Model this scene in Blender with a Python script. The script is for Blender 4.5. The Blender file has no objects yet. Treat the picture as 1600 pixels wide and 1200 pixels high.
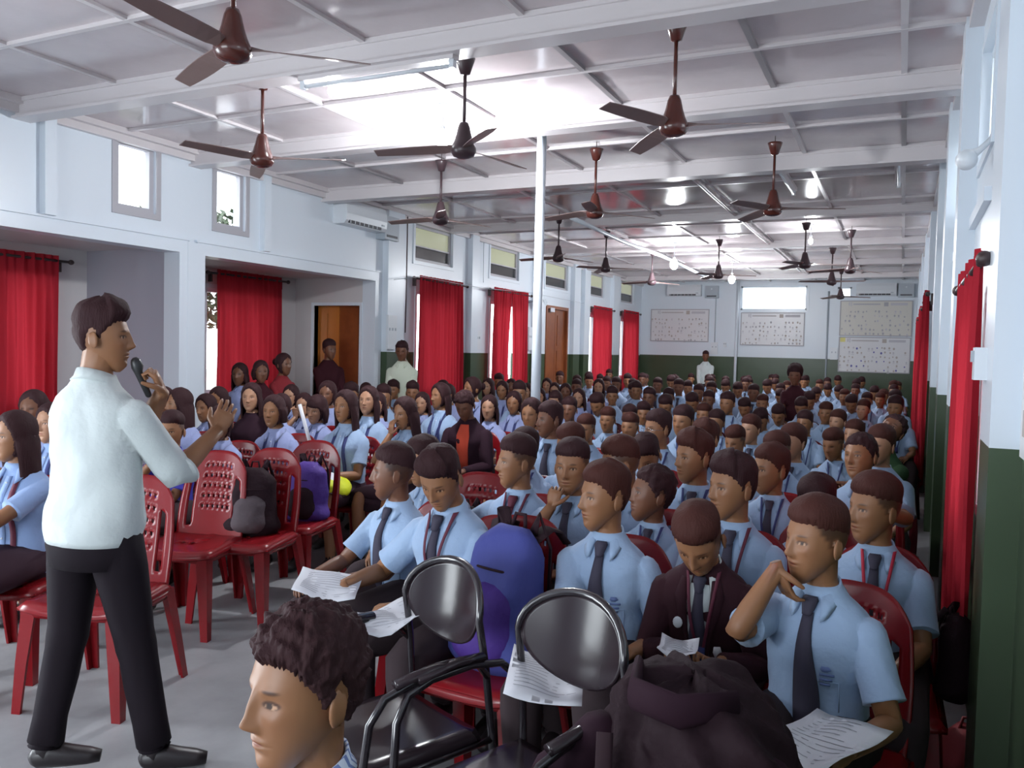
import bpy, bmesh, math, random
import numpy as np
from mathutils import Vector, Matrix, noise, Euler

random.seed(7)
rng = np.random.default_rng(7)
PI = math.pi
SC = bpy.context.scene
COL = SC.collection

# ------------------------------------------------------------------ camera
F_PX, YAW, PITCH, ROLL, CAM_H = 1285.6, 0.4420, 0.0420, 0.0238, 1.56
def cam_axes():
    cy, sy, cp, sp = math.cos(YAW), math.sin(YAW), math.cos(PITCH), math.sin(PITCH)
    f = np.array([-sy*cp, cy*cp, -sp]); r = np.array([cy, sy, 0.0]); u = np.cross(r, f)
    c, s = math.cos(ROLL), math.sin(ROLL)
    return c*r + s*u, -s*r + c*u, f
R_, U_, F_ = cam_axes()
cam_d = bpy.data.cameras.new('camera'); cam = bpy.data.objects.new('camera', cam_d); COL.objects.link(cam)
cam.matrix_world = Matrix(((R_[0], U_[0], -F_[0], 0), (R_[1], U_[1], -F_[1], 0), (R_[2], U_[2], -F_[2], CAM_H), (0, 0, 0, 1)))
cam_d.sensor_width = 36.0; cam_d.lens = F_PX/1600*36.0; cam_d.clip_start = 0.05; cam_d.clip_end = 200
SC.camera = cam
def ray(x, y):
    return R_*(x-800)/F_PX - U_*(y-600)/F_PX + F_
def at_z(x, y, z):
    d = ray(x, y); t = (z-CAM_H)/d[2]; return Vector((d[0]*t, d[1]*t, z))
def at_x(x, y, X):
    d = ray(x, y); t = X/d[0]; return Vector((X, d[1]*t, CAM_H+d[2]*t))
def at_y(x, y, Y):
    d = ray(x, y); t = Y/d[1]; return Vector((d[0]*t, Y, CAM_H+d[2]*t))

# ------------------------------------------------------------------ world, lamps, exposure
SC.view_settings.view_transform = 'Standard'; SC.view_settings.look = 'None'
SC.view_settings.gamma = 1.0; SC.view_settings.use_curve_mapping = False
SC.view_settings.exposure = 0.85
try:
    SC.cycles.use_denoising = True
    SC.cycles.max_bounces = 8; SC.cycles.diffuse_bounces = 4; SC.cycles.glossy_bounces = 4
    SC.cycles.transparent_max_bounces = 12; SC.cycles.sample_clamp_indirect = 6.0
    SC.cycles.caustics_reflective = False; SC.cycles.caustics_refractive = False
except Exception:
    pass
W = bpy.data.worlds.new('daylight_sky'); SC.world = W; W.use_nodes = True
wb = W.node_tree.nodes['Background']; wb.inputs[0].default_value = (0.86, 0.93, 1.0, 1); wb.inputs[1].default_value = 4.0

XL, XR, YN, YF, ZC = -6.15, 0.32, -3.0, 20.7, 3.37      # room shell
XB = -7.42                                            # back wall of the side bays

def area(name, loc, rot, sx, sy, power, color=(1, 1, 1), portal=False):
    l = bpy.data.lights.new(name, 'AREA'); l.shape = 'RECTANGLE'; l.size = sx; l.size_y = sy
    l.energy = power; l.color = color
    if portal: l.cycles.is_portal = True
    o = bpy.data.objects.new(name, l); COL.objects.link(o); o.location = loc; o.rotation_euler = rot
    return o
# fill lamps added to light the faces, at an assumed, unseen doorway and window
area('unseen_doorway_fill', (XL-0.25, 0.5, 1.25), (0, -PI/2, 0), 2.2, 1.9, 95, (0.86, 0.94, 1.0))
area('unseen_window_fill', (-3.0, YN-0.2, 1.7), (PI/2, 0, 0), 3.4, 1.5, 65, (0.88, 0.94, 1.0))
# the windows in view
PORTALS = []

# ------------------------------------------------------------------ materials
M = {}
def mat(name, col, rough=0.6, metal=0.0, spec=0.5, emis=None, estr=0.0, bump=None, var=None, sheen=0.0, coat=0.0):
    m = bpy.data.materials.new(name); m.use_nodes = True; nt = m.node_tree; b = nt.nodes['Principled BSDF']
    b.inputs['Base Color'].default_value = (*col, 1); b.inputs['Roughness'].default_value = rough
    b.inputs['Metallic'].default_value = metal; b.inputs['Specular IOR Level'].default_value = spec
    if coat: b.inputs['Coat Weight'].default_value = coat; b.inputs['Coat Roughness'].default_value = 0.1
    if sheen: b.inputs['Sheen Weight'].default_value = sheen
    if emis: b.inputs['Emission Color'].default_value = (*emis, 1); b.inputs['Emission Strength'].default_value = estr
    if bump or var:
        tc = nt.nodes.new('ShaderNodeTexCoord')
    if bump:
        sc, st, dist = bump
        n = nt.nodes.new('ShaderNodeTexNoise'); n.inputs['Scale'].default_value = sc; n.inputs['Detail'].default_value = 4
        bp = nt.nodes.new('ShaderNodeBump'); bp.inputs['Strength'].default_value = st; bp.inputs['Distance'].default_value = dist
        nt.links.new(tc.outputs['Object'], n.inputs['Vector']); nt.links.new(n.outputs[0], bp.inputs['Height'])
        nt.links.new(bp.outputs[0], b.inputs['Normal'])
    if var:
        sc, col2, lo, hi = var
        n = nt.nodes.new('ShaderNodeTexNoise'); n.inputs['Scale'].default_value = sc; n.inputs['Detail'].default_value = 6
        n.inputs['Roughness'].default_value = 0.6
        r = nt.nodes.new('ShaderNodeMapRange'); r.inputs[1].default_value = lo; r.inputs[2].default_value = hi
        mx = nt.nodes.new('ShaderNodeMix'); mx.data_type = 'RGBA'
        mx.inputs[6].default_value = (*col, 1); mx.inputs[7].default_value = (*col2, 1)
        nt.links.new(tc.outputs['Object'], n.inputs['Vector']); nt.links.new(n.outputs[0], r.inputs[0])
        nt.links.new(r.outputs[0], mx.inputs[0]); nt.links.new(mx.outputs[2], b.inputs['Base Color'])
    M[name] = m; return m

def paint_wall(name, zsplit, ymin=None):
    """white gloss paint above a dark green dado, split at a height"""
    m = mat(name, (0.70, 0.76, 0.82), 0.32); nt = m.node_tree; b = nt.nodes['Principled BSDF']
    g = nt.nodes.new('ShaderNodeNewGeometry'); s = nt.nodes.new('ShaderNodeSeparateXYZ'); c = nt.nodes.new('ShaderNodeMath')
    c.operation = 'GREATER_THAN'; c.inputs[1].default_value = zsplit
    n = nt.nodes.new('ShaderNodeTexNoise'); n.inputs['Scale'].default_value = 1.7; n.inputs['Detail'].default_value = 5
    cr = nt.nodes.new('ShaderNodeMix'); cr.data_type = 'RGBA'
    cr.inputs[6].default_value = (0.036, 0.062, 0.030, 1); cr.inputs[7].default_value = (0.055, 0.085, 0.045, 1)
    mx = nt.nodes.new('ShaderNodeMix'); mx.data_type = 'RGBA'; mx.inputs[7].default_value = (0.70, 0.765, 0.83, 1)
    nt.links.new(g.outputs['Position'], s.inputs[0]); nt.links.new(s.outputs['Z'], c.inputs[0])
    if ymin is None: nt.links.new(c.outputs[0], mx.inputs[0])
    else:
        c2 = nt.nodes.new('ShaderNodeMath'); c2.operation = 'LESS_THAN'; c2.inputs[1].default_value = ymin
        c3 = nt.nodes.new('ShaderNodeMath'); c3.operation = 'MAXIMUM'
        nt.links.new(s.outputs['Y'], c2.inputs[0]); nt.links.new(c.outputs[0], c3.inputs[0]); nt.links.new(c2.outputs[0], c3.inputs[1]); nt.links.new(c3.outputs[0], mx.inputs[0])
    nt.links.new(g.outputs['Position'], n.inputs['Vector']); nt.links.new(n.outputs[0], cr.inputs[0]); nt.links.new(cr.outputs[2], mx.inputs[6])
    nt.links.new(mx.outputs[2], b.inputs['Base Color'])
    bp = nt.nodes.new('ShaderNodeBump'); bp.inputs['Strength'].default_value = 0.12; bp.inputs['Distance'].default_value = 0.01
    n2 = nt.nodes.new('ShaderNodeTexNoise'); n2.inputs['Scale'].default_value = 6
    nt.links.new(g.outputs['Position'], n2.inputs['Vector']); nt.links.new(n2.outputs[0], bp.inputs['Height']); nt.links.new(bp.outputs[0], b.inputs['Normal'])
    return m
paint_wall('wall_left_paint', 1.49, 8.97); paint_wall('wall_far_paint', 1.51); paint_wall('wall_right_paint', 1.31)
mat('white_paint', (0.70, 0.765, 0.83), 0.30, bump=(5, 0.1, 0.01))
mat('bay_paint', (0.62, 0.60, 0.60), 0.55)
mat('bay_grey', (0.40, 0.40, 0.46), 0.6)
mat('ceiling_panel', (0.64, 0.575, 0.59), 0.15, spec=0.9, bump=(1.6, 0.35, 0.02), var=(0.9, (0.52, 0.45, 0.465), 0.35, 0.7))
mat('batten_paint', (0.66, 0.62, 0.63), 0.3)
mat('batten_grey', (0.30, 0.28, 0.29), 0.4)
mat('floor_concrete', (0.40, 0.405, 0.42), 0.42, bump=(9, 0.15, 0.01), var=(1.1, (0.22, 0.225, 0.235), 0.32, 0.68))
mat('dark_frame', (0.10, 0.085, 0.085), 0.5)
mat('grey_frame', (0.42, 0.41, 0.44), 0.45)
mat('fan_brown', (0.085, 0.022, 0.016), 0.25, coat=0.4)
mat('fan_dark', (0.05, 0.03, 0.035), 0.3); mat('fan_blade', (0.20, 0.135, 0.125), 0.35)
mat('rod_dark', (0.05, 0.03, 0.03), 0.4)
mat('door_wood', (0.27, 0.075, 0.018), 0.4, var=(3, (0.20, 0.05, 0.012), 0.4, 0.6))
mat('door_wood_light', (0.50, 0.17, 0.03), 0.4)
mat('white_plastic', (0.72, 0.76, 0.80), 0.3)
mat('grey_plastic', (0.42, 0.47, 0.52), 0.35)
mat('vent_dark', (0.06, 0.06, 0.07), 0.5)
mat('board_white', (0.74, 0.74, 0.76), 0.35)
mat('board_cream', (0.66, 0.64, 0.58), 0.4)
mat('print_grey', (0.42, 0.42, 0.45), 0.6); mat('print_brown', (0.48, 0.43, 0.40), 0.6); mat('print_blue', (0.14, 0.14, 0.42), 0.6)
mat('print_pale', (0.55, 0.54, 0.58), 0.6); mat('print_yellow', (0.75, 0.70, 0.25), 0.6); mat('print_red', (0.45, 0.07, 0.08), 0.6)
mat('chair_red', (0.21, 0.006, 0.010), 0.26, spec=.4)
mat('chair_red_dark', (0.10, 0.004, 0.010), 0.32, spec=.3)
mat('black_metal', (0.018, 0.014, 0.018), 0.22, metal=0.0, coat=0.6)
mat('black_panel', (0.022, 0.014, 0.018), 0.20, spec=.35)
mat('chrome', (0.6, 0.6, 0.62), 0.15, metal=1.0)
mat('shirt_blue', (0.31, 0.43, 0.62), 0.85, sheen=0.2, bump=(11, 0.45, 0.03))
mat('shirt_blue_deep', (0.27, 0.39, 0.66), 0.85, sheen=0.2, bump=(11, 0.45, 0.03))
mat('shirt_violet', (0.29, 0.34, 0.58), 0.85, sheen=0.2, bump=(11, 0.45, 0.03))
mat('shirt_white', (0.58, 0.64, 0.64), 0.85, sheen=0.2, bump=(9, 0.5, 0.03))
mat('shirt_cream', (0.70, 0.76, 0.62), 0.85)
mat('tee_royal', (0.045, 0.045, 0.42), 0.85, bump=(10, 0.4, 0.02))
mat('tee_green', (0.035, 0.075, 0.035), 0.85)
mat('top_red', (0.24, 0.012, 0.02), 0.8); mat('top_orange', (0.60, 0.07, 0.03), 0.8)
mat('jacket_dark', (0.026, 0.010, 0.018), 0.8); mat('top_maroon', (0.05, 0.012, 0.018), 0.8)
mat('blazer', (0.040, 0.014, 0.020), 0.8, bump=(12, 0.4, 0.02))
mat('trouser_dark', (0.046, 0.032, 0.036), 0.85); mat('trouser_black', (0.014, 0.010, 0.014), 0.85)
mat('skirt_dark', (0.04, 0.02, 0.03), 0.85)
mat('shoe_black', (0.02, 0.015, 0.017), 0.4)
mat('tie_dark', (0.055, 0.050, 0.075), 0.7); mat('tie_maroon', (0.11, 0.014, 0.035), 0.7); mat('tie_red', (0.42, 0.012, 0.04), 0.6)
mat('strap_navy', (0.035, 0.045, 0.16), 0.8)
mat('crest_blue', (0.14, 0.20, 0.42), 0.8)
mat('paper', (0.72, 0.73, 0.78), 0.7)
mat('ink', (0.36, 0.36, 0.40), 0.8)
mat('bag_black', (0.020, 0.009, 0.013), 0.75, bump=(14, 0.6, 0.02)); mat('bag_grey', (0.10, 0.08, 0.09), 0.7, bump=(14, 0.5, 0.02))
mat('bag_blue', (0.050, 0.062, 0.27), 0.75, bump=(9, 0.5, 0.03)); mat('bag_violet', (0.06, 0.02, 0.22), 0.75, bump=(9, 0.5, 0.03))
mat('bag_yellow', (0.62, 0.68, 0.01), 0.6, bump=(7, 0.5, 0.03))
mat('strap_dark', (0.03, 0.015, 0.02), 0.8)
mat('mic_black', (0.02, 0.02, 0.022), 0.4)
mat('gold', (0.7, 0.5, 0.2), 0.3, metal=1.0)
mat('glass_dark', (0.03, 0.03, 0.03), 0.1)
mat('olive_pane', (0.30, 0.31, 0.22), 0.18, emis=(0.42, 0.44, 0.30), estr=0.30)
mat('smoke_pane', (0.05, 0.05, 0.05), 0.12)
mat('bulb', (1, 1, 1), 0.3, emis=(0.93, 0.97, 1.0), estr=60.0)
mat('leaf', (0.07, 0.10, 0.05), 0.7, var=(6, (0.02, 0.03, 0.015), 0.4, 0.6))
mat('ground_out', (0.25, 0.24, 0.2), 0.9)

def hair_mat(name, col):
    m = mat(name, col, 0.72, spec=.22); nt = m.node_tree; b = nt.nodes['Principled BSDF']
    tc = nt.nodes.new('ShaderNodeTexCoord'); mp = nt.nodes.new('ShaderNodeMapping'); mp.inputs['Scale'].default_value = (90, 90, 14)
    n = nt.nodes.new('ShaderNodeTexNoise'); n.inputs['Scale'].default_value = 2.0; n.inputs['Detail'].default_value = 5
    bp = nt.nodes.new('ShaderNodeBump'); bp.inputs['Strength'].default_value = 0.7; bp.inputs['Distance'].default_value = 0.004
    nt.links.new(tc.outputs['Object'], mp.inputs[0]); nt.links.new(mp.outputs[0], n.inputs['Vector'])
    nt.links.new(n.outputs[0], bp.inputs['Height']); nt.links.new(bp.outputs[0], b.inputs['Normal'])
def stripe_mat(name, c1, c2, sc):
    m = mat(name, c1, .85); nt = m.node_tree; b = nt.nodes['Principled BSDF']; tc = nt.nodes.new('ShaderNodeTexCoord'); s = nt.nodes.new('ShaderNodeSeparateXYZ')
    k = nt.nodes.new('ShaderNodeMath'); k.operation = 'MULTIPLY'; k.inputs[1].default_value = sc; q = nt.nodes.new('ShaderNodeMath'); q.operation = 'SINE'; gt = nt.nodes.new('ShaderNodeMath'); gt.operation = 'GREATER_THAN'; gt.inputs[1].default_value = .3
    mx = nt.nodes.new('ShaderNodeMix'); mx.data_type = 'RGBA'; mx.inputs[6].default_value = (*c1, 1); mx.inputs[7].default_value = (*c2, 1)
    nt.links.new(tc.outputs['Object'], s.inputs[0]); nt.links.new(s.outputs['X'], k.inputs[0]); nt.links.new(k.outputs[0], q.inputs[0]); nt.links.new(q.outputs[0], gt.inputs[0]); nt.links.new(gt.outputs[0], mx.inputs[0]); nt.links.new(mx.outputs[2], b.inputs['Base Color'])
stripe_mat('shirt_stripe', (.62, .68, .80), (.16, .22, .45), 520)
hair_mat('hair_black', (0.034, 0.012, 0.014)); hair_mat('hair_brown', (0.058, 0.017, 0.013)); hair_mat('hair_fair', (0.10, 0.075, 0.05))

def skin_mat(name, col):
    m = mat(name, col, 0.48); nt = m.node_tree; b = nt.nodes['Principled BSDF']
    a = nt.nodes.new('ShaderNodeAttribute'); a.attribute_name = 'Tone'
    mx = nt.nodes.new('ShaderNodeMix'); mx.data_type = 'RGBA'; mx.blend_type = 'MULTIPLY'; mx.inputs[0].default_value = 1.0
    mx.inputs[6].default_value = (*col, 1)
    nt.links.new(a.outputs['Color'], mx.inputs[7]); nt.links.new(mx.outputs[2], b.inputs['Base Color'])
    b.inputs['Subsurface Weight'].default_value = 0.06; b.inputs['Subsurface Radius'].default_value = (0.01, 0.004, 0.002)
skin_mat('skin_tan', (0.28, 0.128, 0.060)); skin_mat('skin_deep', (0.165, 0.066, 0.034)); skin_mat('skin_pale', (0.40, 0.21, 0.125))

for k in ('bag_black', 'bag_grey', 'jacket_dark', 'blazer', 'trouser_dark', 'trouser_black', 'skirt_dark', 'top_maroon', 'strap_dark', 'tie_dark', 'tee_green'):
    M[k].node_tree.nodes['Principled BSDF'].inputs['Specular IOR Level'].default_value = .15
def curtain_mat(name, col, tr):
    m = bpy.data.materials.new(name); m.use_nodes = True; nt = m.node_tree; nt.nodes.clear()
    o = nt.nodes.new('ShaderNodeOutputMaterial'); d = nt.nodes.new('ShaderNodeBsdfDiffuse'); t = nt.nodes.new('ShaderNodeBsdfTranslucent')
    mx = nt.nodes.new('ShaderNodeMixShader'); mx.inputs[0].default_value = tr
    d.inputs[0].default_value = (*col, 1); t.inputs[0].default_value = (col[0]*1.2, col[1]*1.1, col[2]*1.1, 1)
    nt.links.new(d.outputs[0], mx.inputs[1]); nt.links.new(t.outputs[0], mx.inputs[2]); nt.links.new(mx.outputs[0], o.inputs[0])
    M[name] = m
curtain_mat('curtain_red', (0.44, 0.030, 0.046), 0.28)
def glass_mat():
    m = bpy.data.materials.new('window_glass'); m.use_nodes = True; nt = m.node_tree; nt.nodes.clear()
    o = nt.nodes.new('ShaderNodeOutputMaterial'); t = nt.nodes.new('ShaderNodeBsdfTransparent'); g = nt.nodes.new('ShaderNodeBsdfGlossy')
    g.inputs['Roughness'].default_value = 0.05; mx = nt.nodes.new('ShaderNodeMixShader'); mx.inputs[0].default_value = 0.08
    nt.links.new(t.outputs[0], mx.inputs[1]); nt.links.new(g.outputs[0], mx.inputs[2]); nt.links.new(mx.outputs[0], o.inputs[0]); M['window_glass'] = m
glass_mat()

# ------------------------------------------------------------------ mesh helpers
class MB:
    def __init__(s): s.v = []; s.f = []; s.m = []; s.n = 0
    def add(s, v, f, mi=0):
        v = np.asarray(v, float); s.v.append(v)
        for q in f: s.f.append([i+s.n for i in q]); s.m.append(mi)
        s.n += len(v); return s
    def box(s, x0, x1, y0, y1, z0, z1, mi=0):
        v = [(x, y, z) for z in (z0, z1) for y in (y0, y1) for x in (x0, x1)]
        return s.add(v, [(0, 2, 3, 1), (4, 5, 7, 6), (0, 1, 5, 4), (2, 6, 7, 3), (0, 4, 6, 2), (1, 3, 7, 5)], mi)
    def verts(s): return np.concatenate(s.v) if s.v else np.zeros((0, 3))
    def mesh(s, name, mats, smooth=True):
        me = bpy.data.meshes.new(name); me.from_pydata(s.verts().tolist(), [], s.f)
        for k in ([mats] if isinstance(mats, str) else mats): me.materials.append(M[k])
        if any(s.m): me.polygons.foreach_set('material_index', s.m)
        me.polygons.foreach_set('use_smooth', [smooth]*len(me.polygons)); me.update()
        if smooth:
            bm = bmesh.new(); bm.from_mesh(me); bmesh.ops.recalc_face_normals(bm, faces=bm.faces); bm.to_mesh(me); bm.free()
        return me
    def obj(s, name, mats, parent=None, smooth=False, **kw):
        return link(name, s.mesh(name, mats, smooth), parent, **kw)

def link(name, me, parent=None, loc=None, rz=None, label=None, cat=None, group=None, kind=None):
    o = bpy.data.objects.new(name, me); COL.objects.link(o)
    if parent is not None: o.parent = parent
    if loc is not None: o.location = loc
    if rz is not None: o.rotation_euler = (0, 0, rz)
    if label: o['label'] = label
    if cat: o['category'] = cat
    if group: o['group'] = group
    if kind: o['kind'] = kind
    return o
def thing(name, label, cat, loc=(0, 0, 0), rz=0, group=None):
    return link(name, None, None, loc, rz, label, cat, group)
def struct(name, mb, mats, parent=None, smooth=False):
    return mb.obj(name, mats, parent, smooth, kind='structure') if parent is None else mb.obj(name, mats, parent, smooth)
def dup(o, parent=None, **kw):
    c = o.copy(); COL.objects.link(c)
    if parent is not None: c.parent = parent
    for k, v in kw.items(): c[k] = v
    for ch in list(o.children): dup(ch, c)
    return c

def ringloft(rings, cap=True):
    """rings: list of (N,3) arrays -> verts, faces; outward for counter-clockwise rings going up"""
    n = len(rings[0]); v = np.concatenate(rings); f = []
    for i in range(len(rings)-1):
        a, b = i*n, (i+1)*n
        for j in range(n):
            k = (j+1) % n; f.append((a+j, a+k, b+k, b+j))
    if cap:
        f.append(tuple(range(n-1, -1, -1))); L = (len(rings)-1)*n; f.append(tuple(range(L, L+n)))
    return v, f
def tube(path, radii, n=12, ref=None, flat=1.0, cap=True, round_ends=False):
    """tapered tube along a path; flat scales the second cross axis"""
    P = [np.array(p, float) for p in path]; R = list(radii)
    if round_ends:
        d0 = P[0]-P[1]; d0 /= np.linalg.norm(d0); d1 = P[-1]-P[-2]; d1 /= np.linalg.norm(d1)
        P = [P[0]+d0*R[0]*0.85, P[0]+d0*R[0]*0.5] + P + [P[-1]+d1*R[-1]*0.5, P[-1]+d1*R[-1]*0.85]
        R = [R[0]*0.35, R[0]*0.8] + R + [R[-1]*0.8, R[-1]*0.35]
    rings = []; prev = None
    for i, p in enumerate(P):
        a = P[max(i-1, 0)]; b = P[min(i+1, len(P)-1)]; t = (b-a)/max(np.linalg.norm(b-a), 1e-9)
        if prev is None:
            r = np.array(ref if ref is not None else ((0, 0, 1) if abs(t[2]) < 0.9 else (0, 1, 0)), float)
        else: r = prev
        r = r - t*np.dot(r, t); r /= max(np.linalg.norm(r), 1e-9); prev = r; s = np.cross(t, r)
        an = np.arange(n)*2*PI/n
        rad = R[i] if not isinstance(R[i], tuple) else R[i][0]; rad2 = rad*flat if not isinstance(R[i], tuple) else R[i][1]
        rings.append(p + np.outer(np.cos(an)*rad, r) + np.outer(np.sin(an)*rad2, s))
    return ringloft(rings, cap)
def lathe(prof, n=20, c=(0, 0, 0)):
    an = np.arange(n)*2*PI/n; rings = []
    for r, z in prof: rings.append(np.stack([c[0]+r*np.cos(an), c[1]+r*np.sin(an), np.full(n, c[2]+z)], 1))
    return ringloft(rings)
def ellip(c, r, n=12, m=8, R=None):
    rings = []
    for i in range(m+1):
        ph = -PI/2 + PI*(i+0.0)/m; cr = max(math.cos(ph), 0.04); an = np.arange(n)*2*PI/n
        rings.append(np.stack([r[0]*cr*np.cos(an), r[1]*cr*np.sin(an), np.full(n, r[2]*math.sin(ph))], 1))
    v, f = ringloft(rings)
    if R is not None: v = v @ np.array(R).T
    return v+np.array(c), f
def sm(x, xs, ys):
    """smooth interpolation of a table (Catmull-Rom)"""
    xs = np.asarray(xs, float); ys = np.asarray(ys, float); x = np.clip(np.asarray(x, float), xs[0], xs[-1])
    d = np.gradient(ys, xs); i = np.clip(np.searchsorted(xs, x)-1, 0, len(xs)-2)
    h = xs[i+1]-xs[i]; t = (x-xs[i])/h
    return (2*t**3-3*t**2+1)*ys[i] + (t**3-2*t**2+t)*h*d[i] + (-2*t**3+3*t**2)*ys[i+1] + (t**3-t**2)*h*d[i+1]
def sstep(x, a, b):
    t = np.clip((x-a)/(b-a), 0, 1); return t*t*(3-2*t)
def rotm(yaw=0, pitch=0, roll=0):
    """face -Y; pitch>0 looks down, yaw>0 turns towards +X"""
    return np.array(Matrix.Rotation(yaw, 3, 'Z') @ Matrix.Rotation(pitch, 3, 'X') @ Matrix.Rotation(roll, 3, 'Y'))

# ------------------------------------------------------------------ room shell
def holed_wall(axis, pos, thick, u0, u1, z0, z1, holes):
    """slab with rectangular openings. axis 'x': plane x=pos, u runs along y; 'y': plane y=pos, u along x"""
    us = sorted({u0, u1, *[h[0] for h in holes], *[h[1] for h in holes]}); zs = sorted({z0, z1, *[h[2] for h in holes], *[h[3] for h in holes]})
    us = [u for u in us if u0 <= u <= u1]; zs = [z for z in zs if z0 <= z <= z1]
    mb = MB(); a, b = min(pos, pos+thick), max(pos, pos+thick)
    for j in range(len(zs)-1):
        run = None
        for i in range(len(us)-1):
            cu, cz = (us[i]+us[i+1])/2, (zs[j]+zs[j+1])/2
            solid = not any(h[0] < cu < h[1] and h[2] < cz < h[3] for h in holes)
            if solid: run = run if run is not None else us[i]
            if (not solid or i == len(us)-2) and run is not None:
                e = us[i+1] if solid else us[i]
                if axis == 'x': mb.box(a, b, run, e, zs[j], zs[j+1])
                else: mb.box(run, e, a, b, zs[j], zs[j+1])
                run = None
    return mb

floor_mb = MB().box(XB-0.3, XR+0.25, YN-0.2, YF+0.2, -0.12, 0.0)
struct('floor', floor_mb, 'floor_concrete')

BEAMS = [0.4, 2.25, 4.12, 5.83, 7.78, 10.7, 13.6, 16.4, 19.1]
LV = [(9.75, 10.80), (12.05, 13.15), (14.35, 15.50), (16.70, 17.75), (18.95, 20.0)]     # ventilators in the left wall
LW = [(4.97, 5.38), (6.10, 6.50)]
CUR = [(9.72, 10.95), (12.0, 13.35), (16.70, 18.05), (18.9, 20.15)]                      # curtained windows
holes = [(2.6, 5.64, 0.0, 2.40), (5.94, 8.80, 0.0, 2.40), (-0.4, 1.4, 0.0, 2.3)]
holes += [(a, b, 2.70, 3.30) for a, b in LW] + [(a, b, 2.76, 3.27) for a, b in LV]
holes += [(a+0.1, b-0.1, 0.95, 2.35) for a, b in CUR] + [(14.42, 15.55, 0.0, 2.42)]
wl = struct('wall_left', holed_wall('x', XL, -0.16, YN, YF, 0, ZC+0.1, [h for h in holes]), 'wall_left_paint')
struct('wall_far', holed_wall('y', YF, 0.16, XL-0.16, XR+0.2, 0, ZC+0.1, [(-3.64, -2.10, 2.66, 3.24), (-1.42, -1.12, 2.95, 3.2)]), 'wall_far_paint')
RW = [(4.15, 4.85), (6.4, 7.2), (9.0, 9.9), (11.6, 12.5), (14.2, 15.1), (16.8, 17.7), (1.6, 2.4)]
RC = [(3.16, 4.16), (9.0, 10.1), (11.6, 12.6), (14.2, 15.2)]
struct('wall_right', holed_wall('x', XR, 0.2, YN, YF, 0, ZC+0.1, [(a, b, 2.55, 3.12) for a, b in RW] + [(a+.15, b-.15, 0.95, 1.80) for a, b in RC]), 'wall_right_paint')
struct('wall_front', holed_wall('y', YN, -0.16, XL-0.16, XR+0.2, 0, ZC+0.1, [(-4.7, -1.3, 0.95, 2.45)]), 'wall_left_paint')
# side bays
bay = MB()
bay.box(XB-0.15, XB, 2.4, 4.72, 0, 2.55); bay.box(XB-0.15, XB, 5.18, 7.22, 0, 2.55); bay.box(XB-0.15, XB, 8.3, 8.95, 0, 2.55)
for a, b in ((4.72, 5.18), (7.22, 8.3)):
    bay.box(XB-0.15, XB, a, b, 0, 0.95); bay.box(XB-0.15, XB, a, b, 2.2, 2.55)
bay.box(XB-0.15, XL, 2.4, 2.6, 0, 2.55)
struct('wall_bay', bay, 'bay_paint')
struct('wall_bay_partition', MB().box(XB, XL-0.165, 5.655, 5.90, 0, 2.44), 'bay_grey')
p2 = holed_wall('y', 8.80, 0.15, XB, XL-0.16, 0, 2.44, [(-7.10, -6.36, 0, 2.08)])
struct('wall_bay_end', p2, 'bay_paint')
struct('ceiling_bay', MB().box(XB-0.15, XL-0.16, 2.4, 8.95, 2.44, 2.56), 'bay_paint')
# opening surrounds
for k, (a, b) in enumerate(((2.6, 5.64), (5.94, 8.80))):
    t = MB(); w = 0.09
    t.box(XL-0.175, XL+0.025, a-w, b+w, 2.394, 2.40+w+0.02); t.box(XL-0.175, XL+0.025, b-.006, b+w, 0.0, 2.394); t.box(XL-0.175, XL+0.025, a-w, a+.006, 0.0, 2.394)
    t.box(XL, XL+0.04, a-w-.02, b+w+.02, 2.51, 2.53)
    struct('trim_%d' % (k+1), t, 'white_paint')
posts = MB().box(XL-.01, XL+.028, 5.73, 5.85, 0, 2.5)
for y, z0 in ((4.32, 2.53), (6.76, 2.53)): posts.box(XL, XL+0.07, y-0.05, y+0.05, z0, ZC)
struct('trim_3', posts, 'white_paint')
for k, (y0, y1) in enumerate(((8.98, 9.36), (11.28, 11.50), (13.75, 13.92), (15.68, 16.02), (16.28, 16.62), (18.2, 18.65))):
    struct('pilaster_%d' % (k+1), MB().box(XL, XL+0.09, y0, y1, 0, ZC), 'wall_left_paint')['kind'] = 'structure'
for k, (y0, y1) in enumerate(((2.72, 3.02), (5.0, 5.25), (6.6, 6.85), (8.3, 8.55), (10.7, 10.95), (13.3, 13.55), (15.8, 16.1), (18.4, 18.7))):
    o = struct('pilaster_%d' % (k+7), MB().box(XR-0.085, XR, y0, y1, 0, ZC), 'wall_right_paint')
o = struct('trim_4', MB().box(XR-0.03, XR, 4.1, 20.7, 2.25, 2.31), 'white_paint')

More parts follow.
